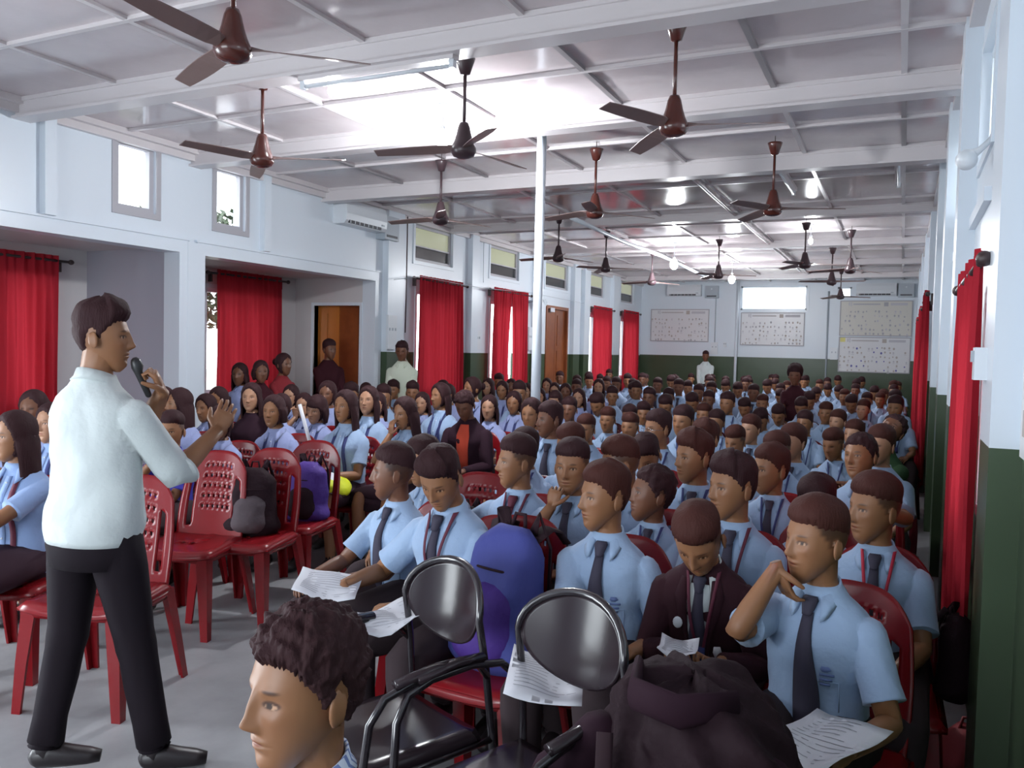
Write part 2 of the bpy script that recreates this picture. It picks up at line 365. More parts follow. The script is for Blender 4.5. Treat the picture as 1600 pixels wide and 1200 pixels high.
# ceiling: slab, panels, battens, beams
XG = [XL, -5.05, -4.0, -2.95, -1.92, -0.85, -0.06, XR]
YG = [YN, -1.4, 0.4, 1.35, 2.25, 3.30, 4.12, 5.02, 5.83, 6.85, 7.78, 8.83, 10.18, 11.5, 12.6, 13.6, 14.9, 16.4, 17.7, 19.1, YF]
ceil = struct('ceiling', MB().box(XL, XR, YN, YF, ZC+0.02, ZC+0.12), 'ceiling_panel')
for i in range(len(XG)-1):
    for j in range(len(YG)-1):
        w, d = (XG[i+1]-XG[i])/2-0.006, (YG[j+1]-YG[j])/2-0.006
        if w < 0.05: continue
        nx, ny = 6, 6; mb = MB(); gx = np.linspace(-w, w, nx+1); gy = np.linspace(-d, d, ny+1)
        sag = rng.uniform(-0.003, 0.010); ph = rng.uniform(0, 6, 2)
        X, Y = np.meshgrid(gx, gy, indexing='ij')
        Z = -sag*np.cos(X/w*PI/2)*np.cos(Y/d*PI/2) + 0.0022*np.sin(X*5+ph[0])*np.cos(Y*5+ph[1])
        v = np.concatenate([np.stack([X.ravel(), Y.ravel(), Z.ravel()], 1), [(-w, -d, .014), (w, -d, .014), (w, d, .014), (-w, d, .014)]])
        f = [(a*(ny+1)+b, a*(ny+1)+b+1, (a+1)*(ny+1)+b+1, (a+1)*(ny+1)+b) for a in range(nx) for b in range(ny)]
        mb.add(v, f)
        o = mb.obj('panel', 'ceiling_panel', ceil, True); o.location = ((XG[i]+XG[i+1])/2, (YG[j]+YG[j+1])/2, ZC)
        o.rotation_euler = (rng.normal(0, 0.003), rng.normal(0, 0.003), 0)
for x in XG[1:-1]:
    for j in range(len(BEAMS)):
        y0 = BEAMS[j]+0.05; y1 = (BEAMS[j+1]-0.05) if j+1 < len(BEAMS) else YF
        MB().box(x-0.018, x+0.018, y0, y1, ZC-0.022, ZC+0.005).obj('batten', 'batten_paint' if (j+int(x*3)) % 3 else 'batten_grey', ceil)
for y in YG[1:-1]:
    if y not in BEAMS: MB().box(XL, XR, y-0.018, y+0.018, ZC-0.024, ZC+0.004).obj('batten', 'batten_paint' if int(y*7) % 3 else 'batten_grey', ceil)
for k, y in enumerate(BEAMS):
    h = 0.15 if k < 5 else 0.10
    b = MB().box(XL, XR, y-0.045, y+0.045, ZC-h, ZC+0.01).box(XL, XR, y-0.075, y+0.075, ZC-h-.006, ZC-h+0.014).box(XL, XR, y-0.06, y+0.06, ZC-0.03, ZC)
    b.obj('beam', 'batten_paint', ceil)
cor = MB().box(XL, XL+0.10, YN, YF, ZC-0.05, ZC).box(XL, XL+0.05, YN, YF, ZC-0.11, ZC-0.05)
struct('trim_5', cor, 'batten_paint')
struct('trim_6', MB().box(XR-0.07, XR, YN, YF, ZC-0.06, ZC), 'batten_paint')
struct('trim_7', MB().box(XR-0.012, XR, YN, 3.15, 0, 0.12).box(XR-0.012, XR, 6.25, YF, 0, 0.12), 'batten_grey')

# column
mb = MB(); mb.add(*tube([(-2.63, 6.0, 0), (-2.63, 6.0, ZC-0.03)], [0.038, 0.038], 20))
col = mb.obj('column', 'white_paint', None, True, kind='structure')
MB().box(-2.73, -2.53, 5.9, 6.1, 0, 0.015).obj('base_plate', 'white_paint', col)
MB().box(-2.71, -2.55, 5.92, 6.08, ZC-0.05, ZC-0.03).obj('cap_plate', 'white_paint', col)
mb = MB(); mb.add(*tube([(-3.69, 20.55, 0), (-3.69, 20.55, ZC)], [0.035, 0.035], 14)); mb.obj('column', 'white_paint', None, True, kind='structure')

# windows --------------------------------------------------------
wn = [0]
def window_x(x, y0, y1, z0, z1, side, style):
    """window set in an x-plane wall; side=+1 room lies towards +x"""
    wn[0] += 1; t = 0.045; xi = x-side*0.03; xo = x-side*0.09; a, b = min(xi, xo), max(xi, xo)
    fr = MB(); fr.box(a, b, y0, y1, z0, z0+t); fr.box(a, b, y0, y1, z1-t, z1); fr.box(a, b, y0, y0+t, z0+t, z1-t); fr.box(a, b, y1-t, y1, z0+t, z1-t)
    cas = MB(); s = side*0.012; xa, xb = sorted((x, x+s)); w = 0.05
    cas.box(xa, xb, y0-w, y1+w, z0-w, z0); cas.box(xa, xb, y0-w, y1+w, z1, z1+w); cas.box(xa, xb, y0-w, y0, z0, z1); cas.box(xa, xb, y1, y1+w, z0, z1)
    o = struct('window_%d' % wn[0], fr, 'grey_frame' if style != 'white' else 'white_paint')
    cas.obj('casing', 'grey_frame' if style == 'clear' else 'white_paint', o)
    xm = (a+b)/2
    if style == 'vent':
        zm = z0+(z1-z0)*0.42
        MB().box(xm-.004, xm+.004, y0+t, y1-t, zm, z1-t).obj('pane', 'olive_pane', o, label='frosted olive pane')
        MB().box(xm-.004, xm+.004, y0+t, y1-t, z0+t, zm).obj('pane', 'smoke_pane', o, label='dark lower pane')
        MB().box(a, b, y0+t, y1-t, zm-.01, zm+.01).obj('rail', 'grey_frame', o)
    else:
        MB().box(xm-.003, xm+.003, y0+t, y1-t, z0+t, z1-t).obj('pane', 'window_glass', o)
        n = 1 if (y1-y0) < .6 else 2
        for i in range(1, n+1):
            if n > 1: yy = y0+(y1-y0)*i/(n+1); MB().box(a, b, yy-.012, yy+.012, z0+t, z1-t).obj('glazing_bar', 'grey_frame', o)
    return o
for a, b in LW: window_x(XL, a, b, 2.70, 3.30, 1, 'clear')
for a, b in LV: window_x(XL, a, b, 2.76, 3.27, 1, 'vent')
for a, b in CUR: window_x(XL, a+0.1, b-0.1, 0.95, 2.35, 1, 'white')
for a, b in ((4.72, 5.18), (7.22, 8.3)): window_x(XB, a, b, 0.95, 2.2, 1, 'white')
for a, b in RW: window_x(XR, a, b, 2.55, 3.12, -1, 'white')
for a, b in RC: window_x(XR, a+.15, b-.15, 0.95, 1.80, -1, 'white')
def window_y(x0, x1, z0, z1):
    wn[0] += 1; t = .04; fr = MB(); a, b = YF+.03, YF+.09
    fr.box(x0, x1, a, b, z0, z0+t).box(x0, x1, a, b, z1-t, z1).box(x0, x0+t, a, b, z0, z1).box(x1-t, x1, a, b, z0, z1)
    o = struct('window_%d' % wn[0], fr, 'white_paint')
    cs = MB(); w = .05; cs.box(x0-w, x1+w, YF-.012, YF, z0-w, z0).box(x0-w, x1+w, YF-.012, YF, z1, z1+w).box(x0-w, x0, YF-.012, YF, z0, z1).box(x1, x1+w, YF-.012, YF, z0, z1)
    cs.obj('casing', 'white_paint', o); MB().box(x0+t, x1-t, YF+.055, YF+.061, z0+t, z1-t).obj('pane', 'window_glass', o)
window_y(-3.64, -2.10, 2.66, 3.24); window_y(-1.42, -1.12, 2.95, 3.2)
# portals for the sky light
for a, b in LW: area('sky_portal', (XL-.17, (a+b)/2, 3.0), (0, -PI/2, 0), .6, b-a, 1, portal=True)
for a, b in CUR: area('sky_portal', (XL-.17, (a+b)/2, 1.65), (0, -PI/2, 0), 1.4, b-a-.2, 1, portal=True)
for a, b in ((4.72, 5.18), (7.22, 8.3)): area('sky_portal', (XB-.16, (a+b)/2, 1.57), (0, -PI/2, 0), 1.25, b-a, 1, portal=True)
for a, b in RW: area('sky_portal', (XR+.21, (a+b)/2, 2.83), (0, PI/2, 0), .57, b-a, 1, portal=True)
for a, b in RC: area('sky_portal', (XR+.21, (a+b)/2, 1.37), (0, PI/2, 0), .85, b-a-.3, 1, portal=True)
area('sky_portal', (-2.87, YF+.17, 2.95), (-PI/2, 0, 0), 1.54, .58, 1, portal=True)
area('sky_portal', (XL-.17, .5, 1.15), (0, -PI/2, 0), 2.3, 1.8, 1, portal=True)
area('sky_portal', (-3.0, YN-.17, 1.7), (PI/2, 0, 0), 3.4, 1.5, 1, portal=True)

# outside: ground and a hedge that shows in the lower halves of the upper windows
for i, (x, y, h, w) in enumerate(((-10.2, 6.9, 3.80, 1.0), (-10.0, 8.6, 3.50, .9), (-9.9, 10.0, 3.62, 1.0), (-10.3, 11.4, 3.5, .9))):
    t = thing('shrub', 'dark leafy shrub outside, %s from the left in the high windows' % ('first', 'second', 'third', 'fourth')[i], 'shrub', (x, y, -.14), 0, 'shrubs outside the high windows')
    mb = MB(); mb.add(*tube([(0, 0, 0), (.05, 0, 1.4), (0, .05, 2.6)], [.09, .07, .03], 8)); mb.obj('trunk', 'fan_brown', t, True)
    rs = random.Random(i); V = []; Fc = []
    for k in range(1500):
        u = Vector((rs.gauss(0, 1), rs.gauss(0, 1), rs.gauss(0, 1))).normalized()*rs.uniform(.75, 1); c = Vector((u.x*w*.8, u.y*w, h-.75+u.z*.9+.14-.12+.1*math.sin(u.y*7)))
        a = Vector((rs.gauss(0, 1), rs.gauss(0, 1), rs.gauss(0, 1))).normalized()*.09; d_ = a.cross(Vector((rs.gauss(0, 1), rs.gauss(0, 1), 1))).normalized()*.045; n = len(V); V += [c-a, c+d_, c+a, c-d_]; Fc.append((n, n+1, n+2, n+3))
    mb = MB(); mb.add([tuple(q) for q in V], Fc); mb.obj('foliage', 'leaf', t)['kind'] = 'stuff'
struct('ground', MB().box(-40, 30, -30, 50, -0.6, -0.14), 'ground_out')

# doors
def door_leaf(name, loc, rz, w, h, n_panels, mats, label=None):
    o = thing(name, '', ''); 
    return o
d = struct('door_1', MB().box(-7.14, -7.10, 8.78, 8.92, 0, 2.12).box(-6.36, -6.32, 8.78, 8.92, 0, 2.12).box(-7.10, -6.36, 8.78, 8.92, 2.08, 2.12), 'white_paint')
MB().box(-7.10, -6.92, 8.88, 8.93, 0, 2.08).box(-7.06, -6.94, 8.87, 8.88, .2, 1.0).box(-7.06, -6.94, 8.87, 8.88, 1.1, 1.98).obj('leaf', 'door_wood_light', d, label='narrow honey-coloured door leaf')
MB().box(-6.92, -6.74, 8.86, 8.91, 0, 2.08).obj('leaf', 'door_wood_light', d)
MB().box(-6.74, -6.36, 8.87, 8.92, 0, 2.08).box(-6.69, -6.41, 8.86, 8.87, .2, 1.0).box(-6.69, -6.41, 8.86, 8.87, 1.1, 1.98).obj('leaf', 'door_wood', d, label='dark brown panelled door leaf')
mb = MB(); mb.add(*ellip((-6.78, 8.85, 1.0), (.02, .02, .02))); mb.obj('door_handle', 'chrome', d, True)
d = struct('door_2', MB().box(XL-.1, XL+.02, 14.42, 14.48, 0, 2.42).box(XL-.1, XL+.02, 15.49, 15.55, 0, 2.42).box(XL-.1, XL+.02, 14.48, 15.49, 2.36, 2.42), 'door_wood')
for y0, y1 in ((14.48, 14.98), (14.99, 15.49)):
    l = MB().box(XL-.08, XL-.04, y0, y1, 0, 2.36).obj('leaf', 'door_wood', d)
    for z0, z1 in ((.2, .9), (1.05, 1.55), (1.65, 2.25)): MB().box(XL-.04, XL-.03, y0+.1, y1-.1, z0, z1).obj('panel', 'door_wood', l)
MB().box(XL+.02, XL+.03, 14.6, 14.8, 2.3, 2.38).obj('notice', 'paper', d)

# curtains -------------------------------------------------------
def curtain(name, label, x, ya, yb, z0, z1, side, gap=None, flare=0.0, amp=0.03, group=None, folds=None):
    """hanging red cloth in the plane x, from ya to yb; gap=(y,width) leaves a slit between two leaves"""
    root = thing(name, label, 'curtain', (x, (ya+yb)/2, z1), 0, group)
    parts = [(ya, yb)] if not gap else [(ya, gap[0]), (gap[0], yb)]
    for pi, (a, b) in enumerate(parts):
        nu = max(24, int((b-a)*90)); nz = 22; V = []
        fr = folds or 11.0
        for k in range(nz+1):
            t = k/nz; z = z1+0.05+(z0-z1-0.05)*t
            for i in range(nu+1):
                u = i/nu; y = a+(b-a)*u
                if gap:
                    g = gap[1]*math.sin(min(1, t*1.25)*PI*0.62)
                    y = (a + (b-a-g)*u) if pi == 0 else (a+g + (b-a-g)*u)
                y += (u-0.5)*flare*t
                w = math.sin(u*(b-a)*fr*2*PI+pi)*amp*(0.55+0.45*t) + 0.35*amp*math.sin(u*(b-a)*fr*4.7+1.3*t*3+pi) 
                V.append((side*(0.03+w), y-(ya+yb)/2, z-z1))
        f = [(k*(nu+1)+i, k*(nu+1)+i+1, (k+1)*(nu+1)+i+1, (k+1)*(nu+1)+i) for k in range(nz) for i in range(nu)]
        V = np.array(V); n = len(V); V2 = V-np.array([side*0.003, 0, 0])
        f2 = [tuple(j+n for j in q[::-1]) for q in f]
        mb = MB(); mb.add(V, f); o = mb.obj('cloth', 'curtain_red', root, True)
    rod = MB(); rod.add(*tube([(side*.03, (ya-yb)/2-.12, 0), (side*.03, (yb-ya)/2+.12, 0)], [.013, .013], 10)); rod.obj('rod', 'rod_dark', root, True)
    for s in (-1, 1):
        m2 = MB(); m2.add(*ellip((side*.03, s*((yb-ya)/2+.14), 0), (.025, .03, .025))); m2.obj('finial', 'rod_dark', root, True)
        MB().box(min(0, -side*.05), max(.0, -side*.05)+.0, s*((yb-ya)/2+.05)-.012, s*((yb-ya)/2+.05)+.012, -.10, .012).obj('bracket', 'rod_dark', root)
    return root
curtain('curtain', 'red curtain hanging in the left side bay behind the walking man', XB+.08, 4.62, 5.26, .55, 2.30, 1, amp=.035)
curtain('curtain', 'wide red curtain in the second side bay beside the bay door', XB+.08, 7.28, 8.38, .55, 2.37, 1, amp=.03)
curtain('curtain', 'red curtain beside the switch board and the cream-shirted man', XL+.08, 9.72, 10.95, .35, 2.50, 1, amp=.03, flare=.1)
curtain('curtain', 'red curtain pair with a bright gap, left of the white column', XL+.08, 12.0, 13.35, .35, 2.52, 1, gap=(12.68, .13), amp=.03, flare=.1)
curtain('curtain', 'red curtain just beyond the panelled brown door', XL+.08, 16.78, 18.05, .35, 2.50, 1, amp=.03)
curtain('curtain', 'last red curtain on the left wall next to the far corner', XL+.08, 18.9, 20.15, .35, 2.52, 1, amp=.03)
curtain('curtain', 'long red curtain on the right wall nearest the camera', XR-.07, 3.12, 4.20, .40, 1.88, -1, amp=.02, folds=9)
for k, (a, b) in enumerate(((9.2, 10.3), (11.6, 12.7), (14.2, 15.3))):
    curtain('curtain', 'red curtain on the right wall, %s beyond the nearest long one' % ('first', 'second', 'third and farthest')[k], XR-.09, a, b, .3, 2.2-.02*k, -1, amp=.03, flare=.5)

# ------------------------------------------------------------------ wall fittings
def air_con(loc, rz, label):
    r = thing('air_conditioner', label, 'air conditioner', loc, rz)
    mb = MB(); prof = [(-.0, 0), (.16, .0), (.19, .04), (.20, .12), (.19, .22), (.17, .28), (0, .28)]
    xs = (-.42, .42); v = [(x, -y, z) for x in xs for y, z in prof]; n = len(prof)
    f = [tuple(range(n)), tuple(range(2*n-1, n-1, -1))] + [(i, n+i, n+(i+1) % n, (i+1) % n) for i in range(n)]
    mb.add(v, f); mb.obj('housing', 'white_plastic', r)
    MB().box(-.36, .30, -.192, -.165, .012, .045).obj('outlet', 'vent_dark', r)
    for i in range(7): MB().box(-.34+i*.09, -.335+i*.09, -.2, -.19, .01, .045).obj('louvre', 'white_plastic', r)
    MB().box(.30, .36, -.202, -.19, .06, .08).obj('display', 'grey_plastic', r)
    return r
air_con((XL, 8.36, 3.0), PI/2, 'white wall air conditioner above the second side bay')
air_con((-5.01, YF, 3.0), 0, 'white air conditioner on the far wall, left above the first poster board')
air_con((-.60, YF, 2.98), 0, 'white air conditioner on the far wall above the stacked poster boards')
for loc, rz, lab in (((XL, 8.98, 2.93), PI/2, 'grey stabiliser box beside the near air conditioner'), ((-4.33, YF, 2.95), 0, 'grey stabiliser box on the far wall beside the left air conditioner'), ((.02, YF, 2.95), 0, 'pale stabiliser box at the far right corner')):
    r = thing('stabiliser_box', lab, 'stabiliser', loc, rz)
    MB().box(-.16, .16, -.14, 0, 0, .30).obj('housing', 'grey_plastic', r); MB().box(-.12, .12, -.145, -.14, .03, .06).obj('vent', 'vent_dark', r)
    mb = MB(); mb.add(*ellip((0, -.145, .22), (.02, .008, .02))); mb.obj('lamp', 'white_plastic', r)
def switch_board(loc, rz, w, h, label):
    r = thing('switch_board', label, 'switch board', loc, rz)
    MB().box(-w/2, w/2, -.035, 0, 0, h).obj('housing', 'white_plastic', r)
    n = max(2, int(w/.06))
    for i in range(n):
        x = -w/2+w*(i+.5)/n; MB().box(x-.012, x+.012, -.042, -.035, h*.55, h*.55+.035).obj('switch', 'grey_plastic', r)
switch_board((XL+.09, 9.05, 1.52), PI/2, .20, .45, 'tall pale switch board on the pilaster left of the cream-shirted man')
switch_board((XL, 11.6, 1.55), PI/2, .2, .3, 'pale switch board between the two near wall curtains')
switch_board((XL, 13.72, 1.55), PI/2, .24, .42, 'switch board just left of the white column')
switch_board((-4.24, YF, 1.56), 0, .17, .30, 'switch board on the far wall under the cable of the left air conditioner')
switch_board((-3.98, YF, 1.74), 0, .08, .12, 'small single socket on the far wall between two poster boards')
switch_board((-1.46, YF, 1.50), 0, .16, .28, 'switch board on the far wall left of the stacked posters')
switch_board((XR-.085, 2.93, 1.50), -PI/2, .075, .10, 'white switch box beside the long red curtain')
# cable runs
def cable(name, pts, r, m, label, cat='cable'):
    mb = MB(); mb.add(*tube(pts, [r]*len(pts), 8)); return mb.obj(name, m, None, True, label=label, cat=cat)
cable('cable', [(XL+.10, 9.40, 3.3), (XL+.10, 9.4, 2.4), (XL+.10, 9.39, 1.75)], .008, 'rod_dark', 'dark cable running down beside the switch board pilaster')
cable('cable', [(-4.24, YF-.01, 2.95), (-4.24, YF-.01, 1.86)], .012, 'grey_plastic', 'grey cable down the far wall right of the first poster')
cable('pipe', [(-1.62, YF-.02, 3.1), (-1.62, YF-.02, 0.3)], .02, 'grey_plastic', 'grey pipe down the far wall left of the stacked posters', 'pipe')
p0 = at_z(893, 340, 3.22); p1 = at_z(940, 362, 3.19); p2_ = at_z(975, 378, 3.18); p3 = at_z(1035, 400, 3.19); p4 = at_z(1110, 436, 3.20)
cable('cable', [p0, p1, p2_, p3, p4], .03, 'white_paint', 'white sagging cable bundle strung under the ceiling towards the far wall')
ys = np.linspace(7.9, 18.0, 14)
cable('conduit', [(-1.98+.01*math.sin(y*3), y, ZC-.045) for y in ys], .02, 'batten_paint', 'pale conduit running lengthwise along the ceiling', 'conduit')
# wire string along the left wall
cable('wire', [(XL+.20, 8.95, 2.42), (XL+.2, 9.6, 2.52), (XL+.2, 11.4, 2.50), (XL+.2, 13.0, 2.56), (XL+.2, 16, 2.54)], .004, 'grey_plastic', 'thin wire strung along the left wall above the curtains', 'wire')
for y, k in ((11.75, 0), (16.2, 1)):
    cable('hanging_wire', [(XL+.03, y, 3.3), (XL+.03, y+.01, 2.75), (XL+.03, y+.02, 2.62)], .005, 'grey_plastic', 'loose wire hanging on the left wall by the %s' % ('second ventilator window', 'pilasters beyond the brown door')[k], 'wire')
# wall fans
def wall_fan(loc, rz, label, m='grey_plastic'):
    r = thing('wall_fan', label, 'fan', loc, rz)
    mb = MB(); mb.add(*tube([(0, 0, 0), (0, -.12, .02), (0, -.2, .02)], [.025, .02, .03], 10)); mb.obj('arm', m, r, True)
    mb = MB(); mb.add(*ellip((0, -.24, .02), (.07, .08, .07))); mb.obj('motor', m, r, True)
    for i in range(3):
        a = i*2*PI/3+.4; c, s = math.cos(a), math.sin(a); mb = MB()
        pts = [(-.02, .03), (.05, .10), (.06, .18), (-.01, .20), (-.05, .12)]
        v = [(c*x-s*y, -.31, c*y+s*x+.02) for x, y in pts] + [(c*x-s*y, -.305, c*y+s*x+.02) for x, y in pts]; n = 5
        mb.add(v, [tuple(range(n)), tuple(range(2*n-1, n-1, -1))]+[(j, n+j, n+(j+1) % n, (j+1) % n) for j in range(n)]); mb.obj('blade', m, r)
    return r
wall_fan((XL, 13.55, 2.42), PI/2, 'grey wall fan beside the curtain left of the white column')
fr = thing('wall_fan', 'white wall fan bracketed high on the right wall near the window', 'fan', (XR, 4.15, 2.48), -PI/2)
mb = MB(); mb.add(*tube([(0, 0, .05), (0, -.05, .0), (0, -.1, -.03)], [.012, .014, .03], 10)); mb.obj('arm', 'white_plastic', fr, True)
mb = MB(); mb.add(*ellip((0, -.10, -.04), (.05, .045, .045))); mb.obj('motor', 'white_plastic', fr, True)

# posters: framed boards with a title band and many tiny portraits
def poster(x0, x1, z0, z1, label, cream=False, seed=0, hdr=True):
    rs = random.Random(seed); y = YF
    r = thing('poster_board', label, 'poster', ((x0+x1)/2, y, z0)); w, h = (x1-x0)/2, z1-z0
    MB().box(-w, w, -.02, 0, 0, h).obj('board', 'board_cream' if cream else 'board_white', r)
    t = .022; MB().box(-w, w, -.035, -.02, 0, t).box(-w, w, -.035, -.02, h-t, h).box(-w, -w+t, -.035, -.02, t, h-t).box(w-t, w, -.035, -.02, t, h-t).obj('frame', 'grey_frame', r)
    a, b, c = MB(), MB(), MB(); yy = -.0225
    a.box(-w*.76, -w*.72, yy, -.02, h*.86, h*.95); a.box(-w*.70, -w*.67, yy, -.02, h*.84, h*.96)
    a.box(-w*.64, w*.12, yy, -.02, h*.875, h*.915)
    for i in range(26): x = -w*.60+i*w*.028; b.box(x, x+w*.016, yy-.001, -.02, h*.88, h*.91)
    b.box(w*.22, w*.34, yy, -.02, h*.84, h*.95); a.box(w*.4, w*.86, yy, -.02, h*.86, h*.93)
    rows = 6
    for j in range(rows):
        for i in range(17):
            if rs.random() < .36: continue
            x = -w*.93+i*w*.113+rs.uniform(-.02, .02); z = h*(.06+.125*j)+rs.uniform(-.015, .015); s = rs.uniform(.016, .030)
            tgt = rs.choice([a, b, b, c]); n = 8
            ang = [k*2*PI/n for k in range(n)]
            tgt.add([(x+s*.8*math.cos(q), yy, z+s*math.sin(q)) for q in ang], [tuple(range(n))[::1]])
            if rs.random() < .5: a.box(x-s, x+s, yy, -.02, z-s*1.9, z-s*1.5)
    for q in (a.obj('printing', 'print_pale', r), b.obj('portraits', 'print_brown' if not cream else 'print_grey', r), c.obj('portraits', 'print_grey' if seed != 4 else 'print_blue', r)): q['kind'] = 'stuff'
    return r
poster(-5.88, -4.39, 1.86, 2.68, 'landscape board of small portraits at the left of the far wall', seed=1)
poster(-3.62, -2.13, 1.80, 2.60, 'landscape board of small portraits under the bright far window', seed=2)
poster(-1.36, .17, 2.06, 2.88, 'upper portrait board of the stacked pair on the far wall', True, seed=3)
p = poster(-1.36, .16, 1.22, 2.04, 'lower portrait board of the stacked pair on the far wall, yellow corner', seed=4)
MB().box(-.73, -.62, -.0235, -.02, .70, .80).obj('corner_emblem', 'print_yellow', p)
# right wall notice boards near the camera
r = thing('notice_board', 'pale notice board with print at the right edge of the frame', 'notice board', (XR, 2.35, 1.30))
MB().box(-.02, 0, -.28, .28, 0, 1.0).obj('board', 'board_white', r)
a, b = MB(), MB()
for j in range(9):
    for i in range(4):
        (a if (i+j) % 3 else b).box(-.0225, -.02, -.24+i*.125, -.15+i*.125, .06+j*.10, .13+j*.10)
a.obj('printing', 'print_pale', r)['kind'] = 'stuff'; b.obj('printing', 'print_brown', r)['kind'] = 'stuff'

# ------------------------------------------------------------------ lamps and tube fittings
def bulb_lamp(loc, power, label, drop=.25, r=.035):
    t = thing('ceiling_lamp', label, 'lamp', (loc[0], loc[1], ZC))
    mb = MB(); mb.add(*lathe([(.0, 0), (.04, 0), (.04, -.02), (.012, -.03), (.006, -.04), (.006, -drop+.06), (.02, -drop+.05), (.022, -drop), (.0, -drop)], 14)); mb.obj('holder', 'white_plastic', t, True)
    mb = MB(); mb.add(*ellip((0, 0, -drop-r*1.1), (r, r, r*1.3), 16, 10)); mb.obj('bulb', 'bulb', t, True)
    l = bpy.data.lights.new('lamp_light', 'POINT'); l.energy = power; l.shadow_soft_size = r*1.6; l.color = (.92, .96, 1.0)
    o = bpy.data.objects.new('lamp_light', l); COL.objects.link(o); o.parent = t; o.location = (0, 0, -drop-r*3.2)
    return t
bulb_lamp((-3.15, 5.35), 95, 'bright hanging bulb among the ceiling fans left of the white column', .22, .045)
bulb_lamp((-3.45, 13.4), 80, 'bright hanging bulb deep in the hall left of the far window', .28, .065)
bulb_lamp((-3.05, 16.3), 80, 'bright hanging bulb nearest the far wall window', .28, .065)
bulb_lamp((-3.36, 4.30), 3, 'small round bulb under the second ceiling beam', .17, .022)
bulb_lamp((-1.2, 12.0), 22, 'hanging bulb over the right block of seats', .2, .03)
def tube_fit(a, b, label):
    a, b = np.array(a, float), np.array(b, float); c = (a+b)/2; L = np.linalg.norm(b-a)/2; rz = math.atan2(b[1]-a[1], b[0]-a[0])
    t = thing('tube_light', label, 'light fitting', tuple(c), rz)
    MB().box(-L, L, -.035, .035, -.03, .01).obj('channel', 'batten_paint', t)
    for s in (-1, 1): MB().box(s*(L-.02)-.015, s*(L-.02)+.015, -.02, .02, -.075, -.03).obj('end_holder', 'white_plastic', t)
    mb = MB(); mb.add(*tube([(-L+.03, 0, -.06), (L-.03, 0, -.06)], [.013, .013], 10)); mb.obj('glass_tube', 'white_plastic', t, True)
tube_fit((-3.45, 4.12, ZC-.15), (-2.35, 4.12, ZC-.15), 'unlit tube fitting under the near ceiling beam')
tube_fit((-1.12, 7.95, ZC-.02), (-1.12, 9.3, ZC-.02), 'unlit tube fitting lengthwise under the right ceiling')
tube_fit((-.1, 7.95, ZC-.02), (-.1, 9.2, ZC-.02), 'narrow unlit tube fitting close to the right wall')

# ceiling fans
def fan_meshes():
    c = lathe([(.012, -.10), (.030, -.095), (.055, -.02), (.060, 0), (.0, .002)], 18)
    rod = tube([(0, 0, -.42), (0, 0, -.09)], [.011, .011], 10)
    mot = lathe([(.015, -.60), (.035, -.597), (.064, -.585), (.078, -.56), (.076, -.535), (.060, -.50), (.046, -.455), (.036, -.41), (.026, -.385), (.012, -.38)], 24)
    return c, rod, mot
def make_fan(m):
    r = thing('ceiling_fan', '', 'fan'); c, rod, mot = fan_meshes()
    mb = MB(); mb.add(*c); mb.obj('canopy', m, r, True)
    mb = MB(); mb.add(*rod); mb.obj('rod', m, r, True)
    mb = MB(); mb.add(*mot); mb.obj('motor', m, r, True)
    for s in (0, 1, 2):
        mb = MB(); n = 9; top = []
        for i in range(n):
            t = i/(n-1); x = .06+.50*t; w = .014 if i == 0 else (.034+.012*math.sin(t*PI)); tw = .022*(1-t*.4)
            top += [(x, -w, -.53-tw-.02*t), (x, w, -.53+tw*.4-.02*t)]
        v = np.array(top+[(a, b, c2-.004) for a, b, c2 in top]); k = len(top)
        f = [(2*i, 2*i+2, 2*i+3, 2*i+1) for i in range(n-1)]+[(k+2*i, k+2*i+1, k+2*i+3, k+2*i+2) for i in range(n-1)]
        f += [(2*i, k+2*i, k+2*i+2, 2*i+2) for i in range(n-1)]+[(2*i+1, 2*i+3, k+2*i+3, k+2*i+1) for i in range(n-1)]+[(0, 1, k+1, k), (2*n-2, k+2*n-2, k+2*n-1, 2*n-1)]
        mb.add(v, f); o = mb.obj('blade', 'fan_blade', r); o.rotation_euler = (0, 0, s*2*PI/3)
    mb = MB(); mb.add(*tube([(0, 0, -.02), (0, 0, .2)], [.004, .004], 6)); mb.obj('hook', 'rod_dark', r)
    return r
FANS = [((363, 98), 'near brown ceiling fan at the upper left of the view'), ((409, 262), 'brown ceiling fan close to the left wall, in front of the air conditioner'),
        ((724, 248), 'dark ceiling fan against the bright glow left of the column top'), ((1052, 214), 'reddish ceiling fan under the near right ceiling'),
        ((688, 352), 'ceiling fan above the first wall curtain'), ((929, 342), 'brown ceiling fan just right of the white column'),
        ((1207, 338), 'brown ceiling fan in the middle of the right ceiling'), ((872, 410), 'small ceiling fan right of the column above the brown door'),
        ((946, 426), 'small ceiling fan above the fourth wall curtain'), ((1018, 446), 'farthest small ceiling fan of the left line'),
        ((1122, 436), 'ceiling fan between the two far bright bulbs'), ((1257, 420), 'ceiling fan right of the bright far window'),
        ((1328, 428), 'ceiling fan above the stacked poster boards, upper of three'), ((1299, 446), 'ceiling fan above the stacked poster boards, left of three'),
        ((1313, 468), 'ceiling fan hanging lowest above the stacked poster boards')]
fanA = make_fan('fan_brown'); fanB = make_fan('fan_dark')
for i, ((x, y), lab) in enumerate(FANS):
    zb = ZC-.06-.60; p = at_z(x, y, 2.71)
    src = fanA if (i in (0, 1, 3, 5, 6)) else fanB
    first = (i == 0 or i == 2); o = src if first else dup(src)
    o.location = (p.x, p.y, 2.71+.60); o.rotation_euler = (0, 0, random.uniform(0, 2)); o['label'] = lab; o['group'] = 'ceiling fans'

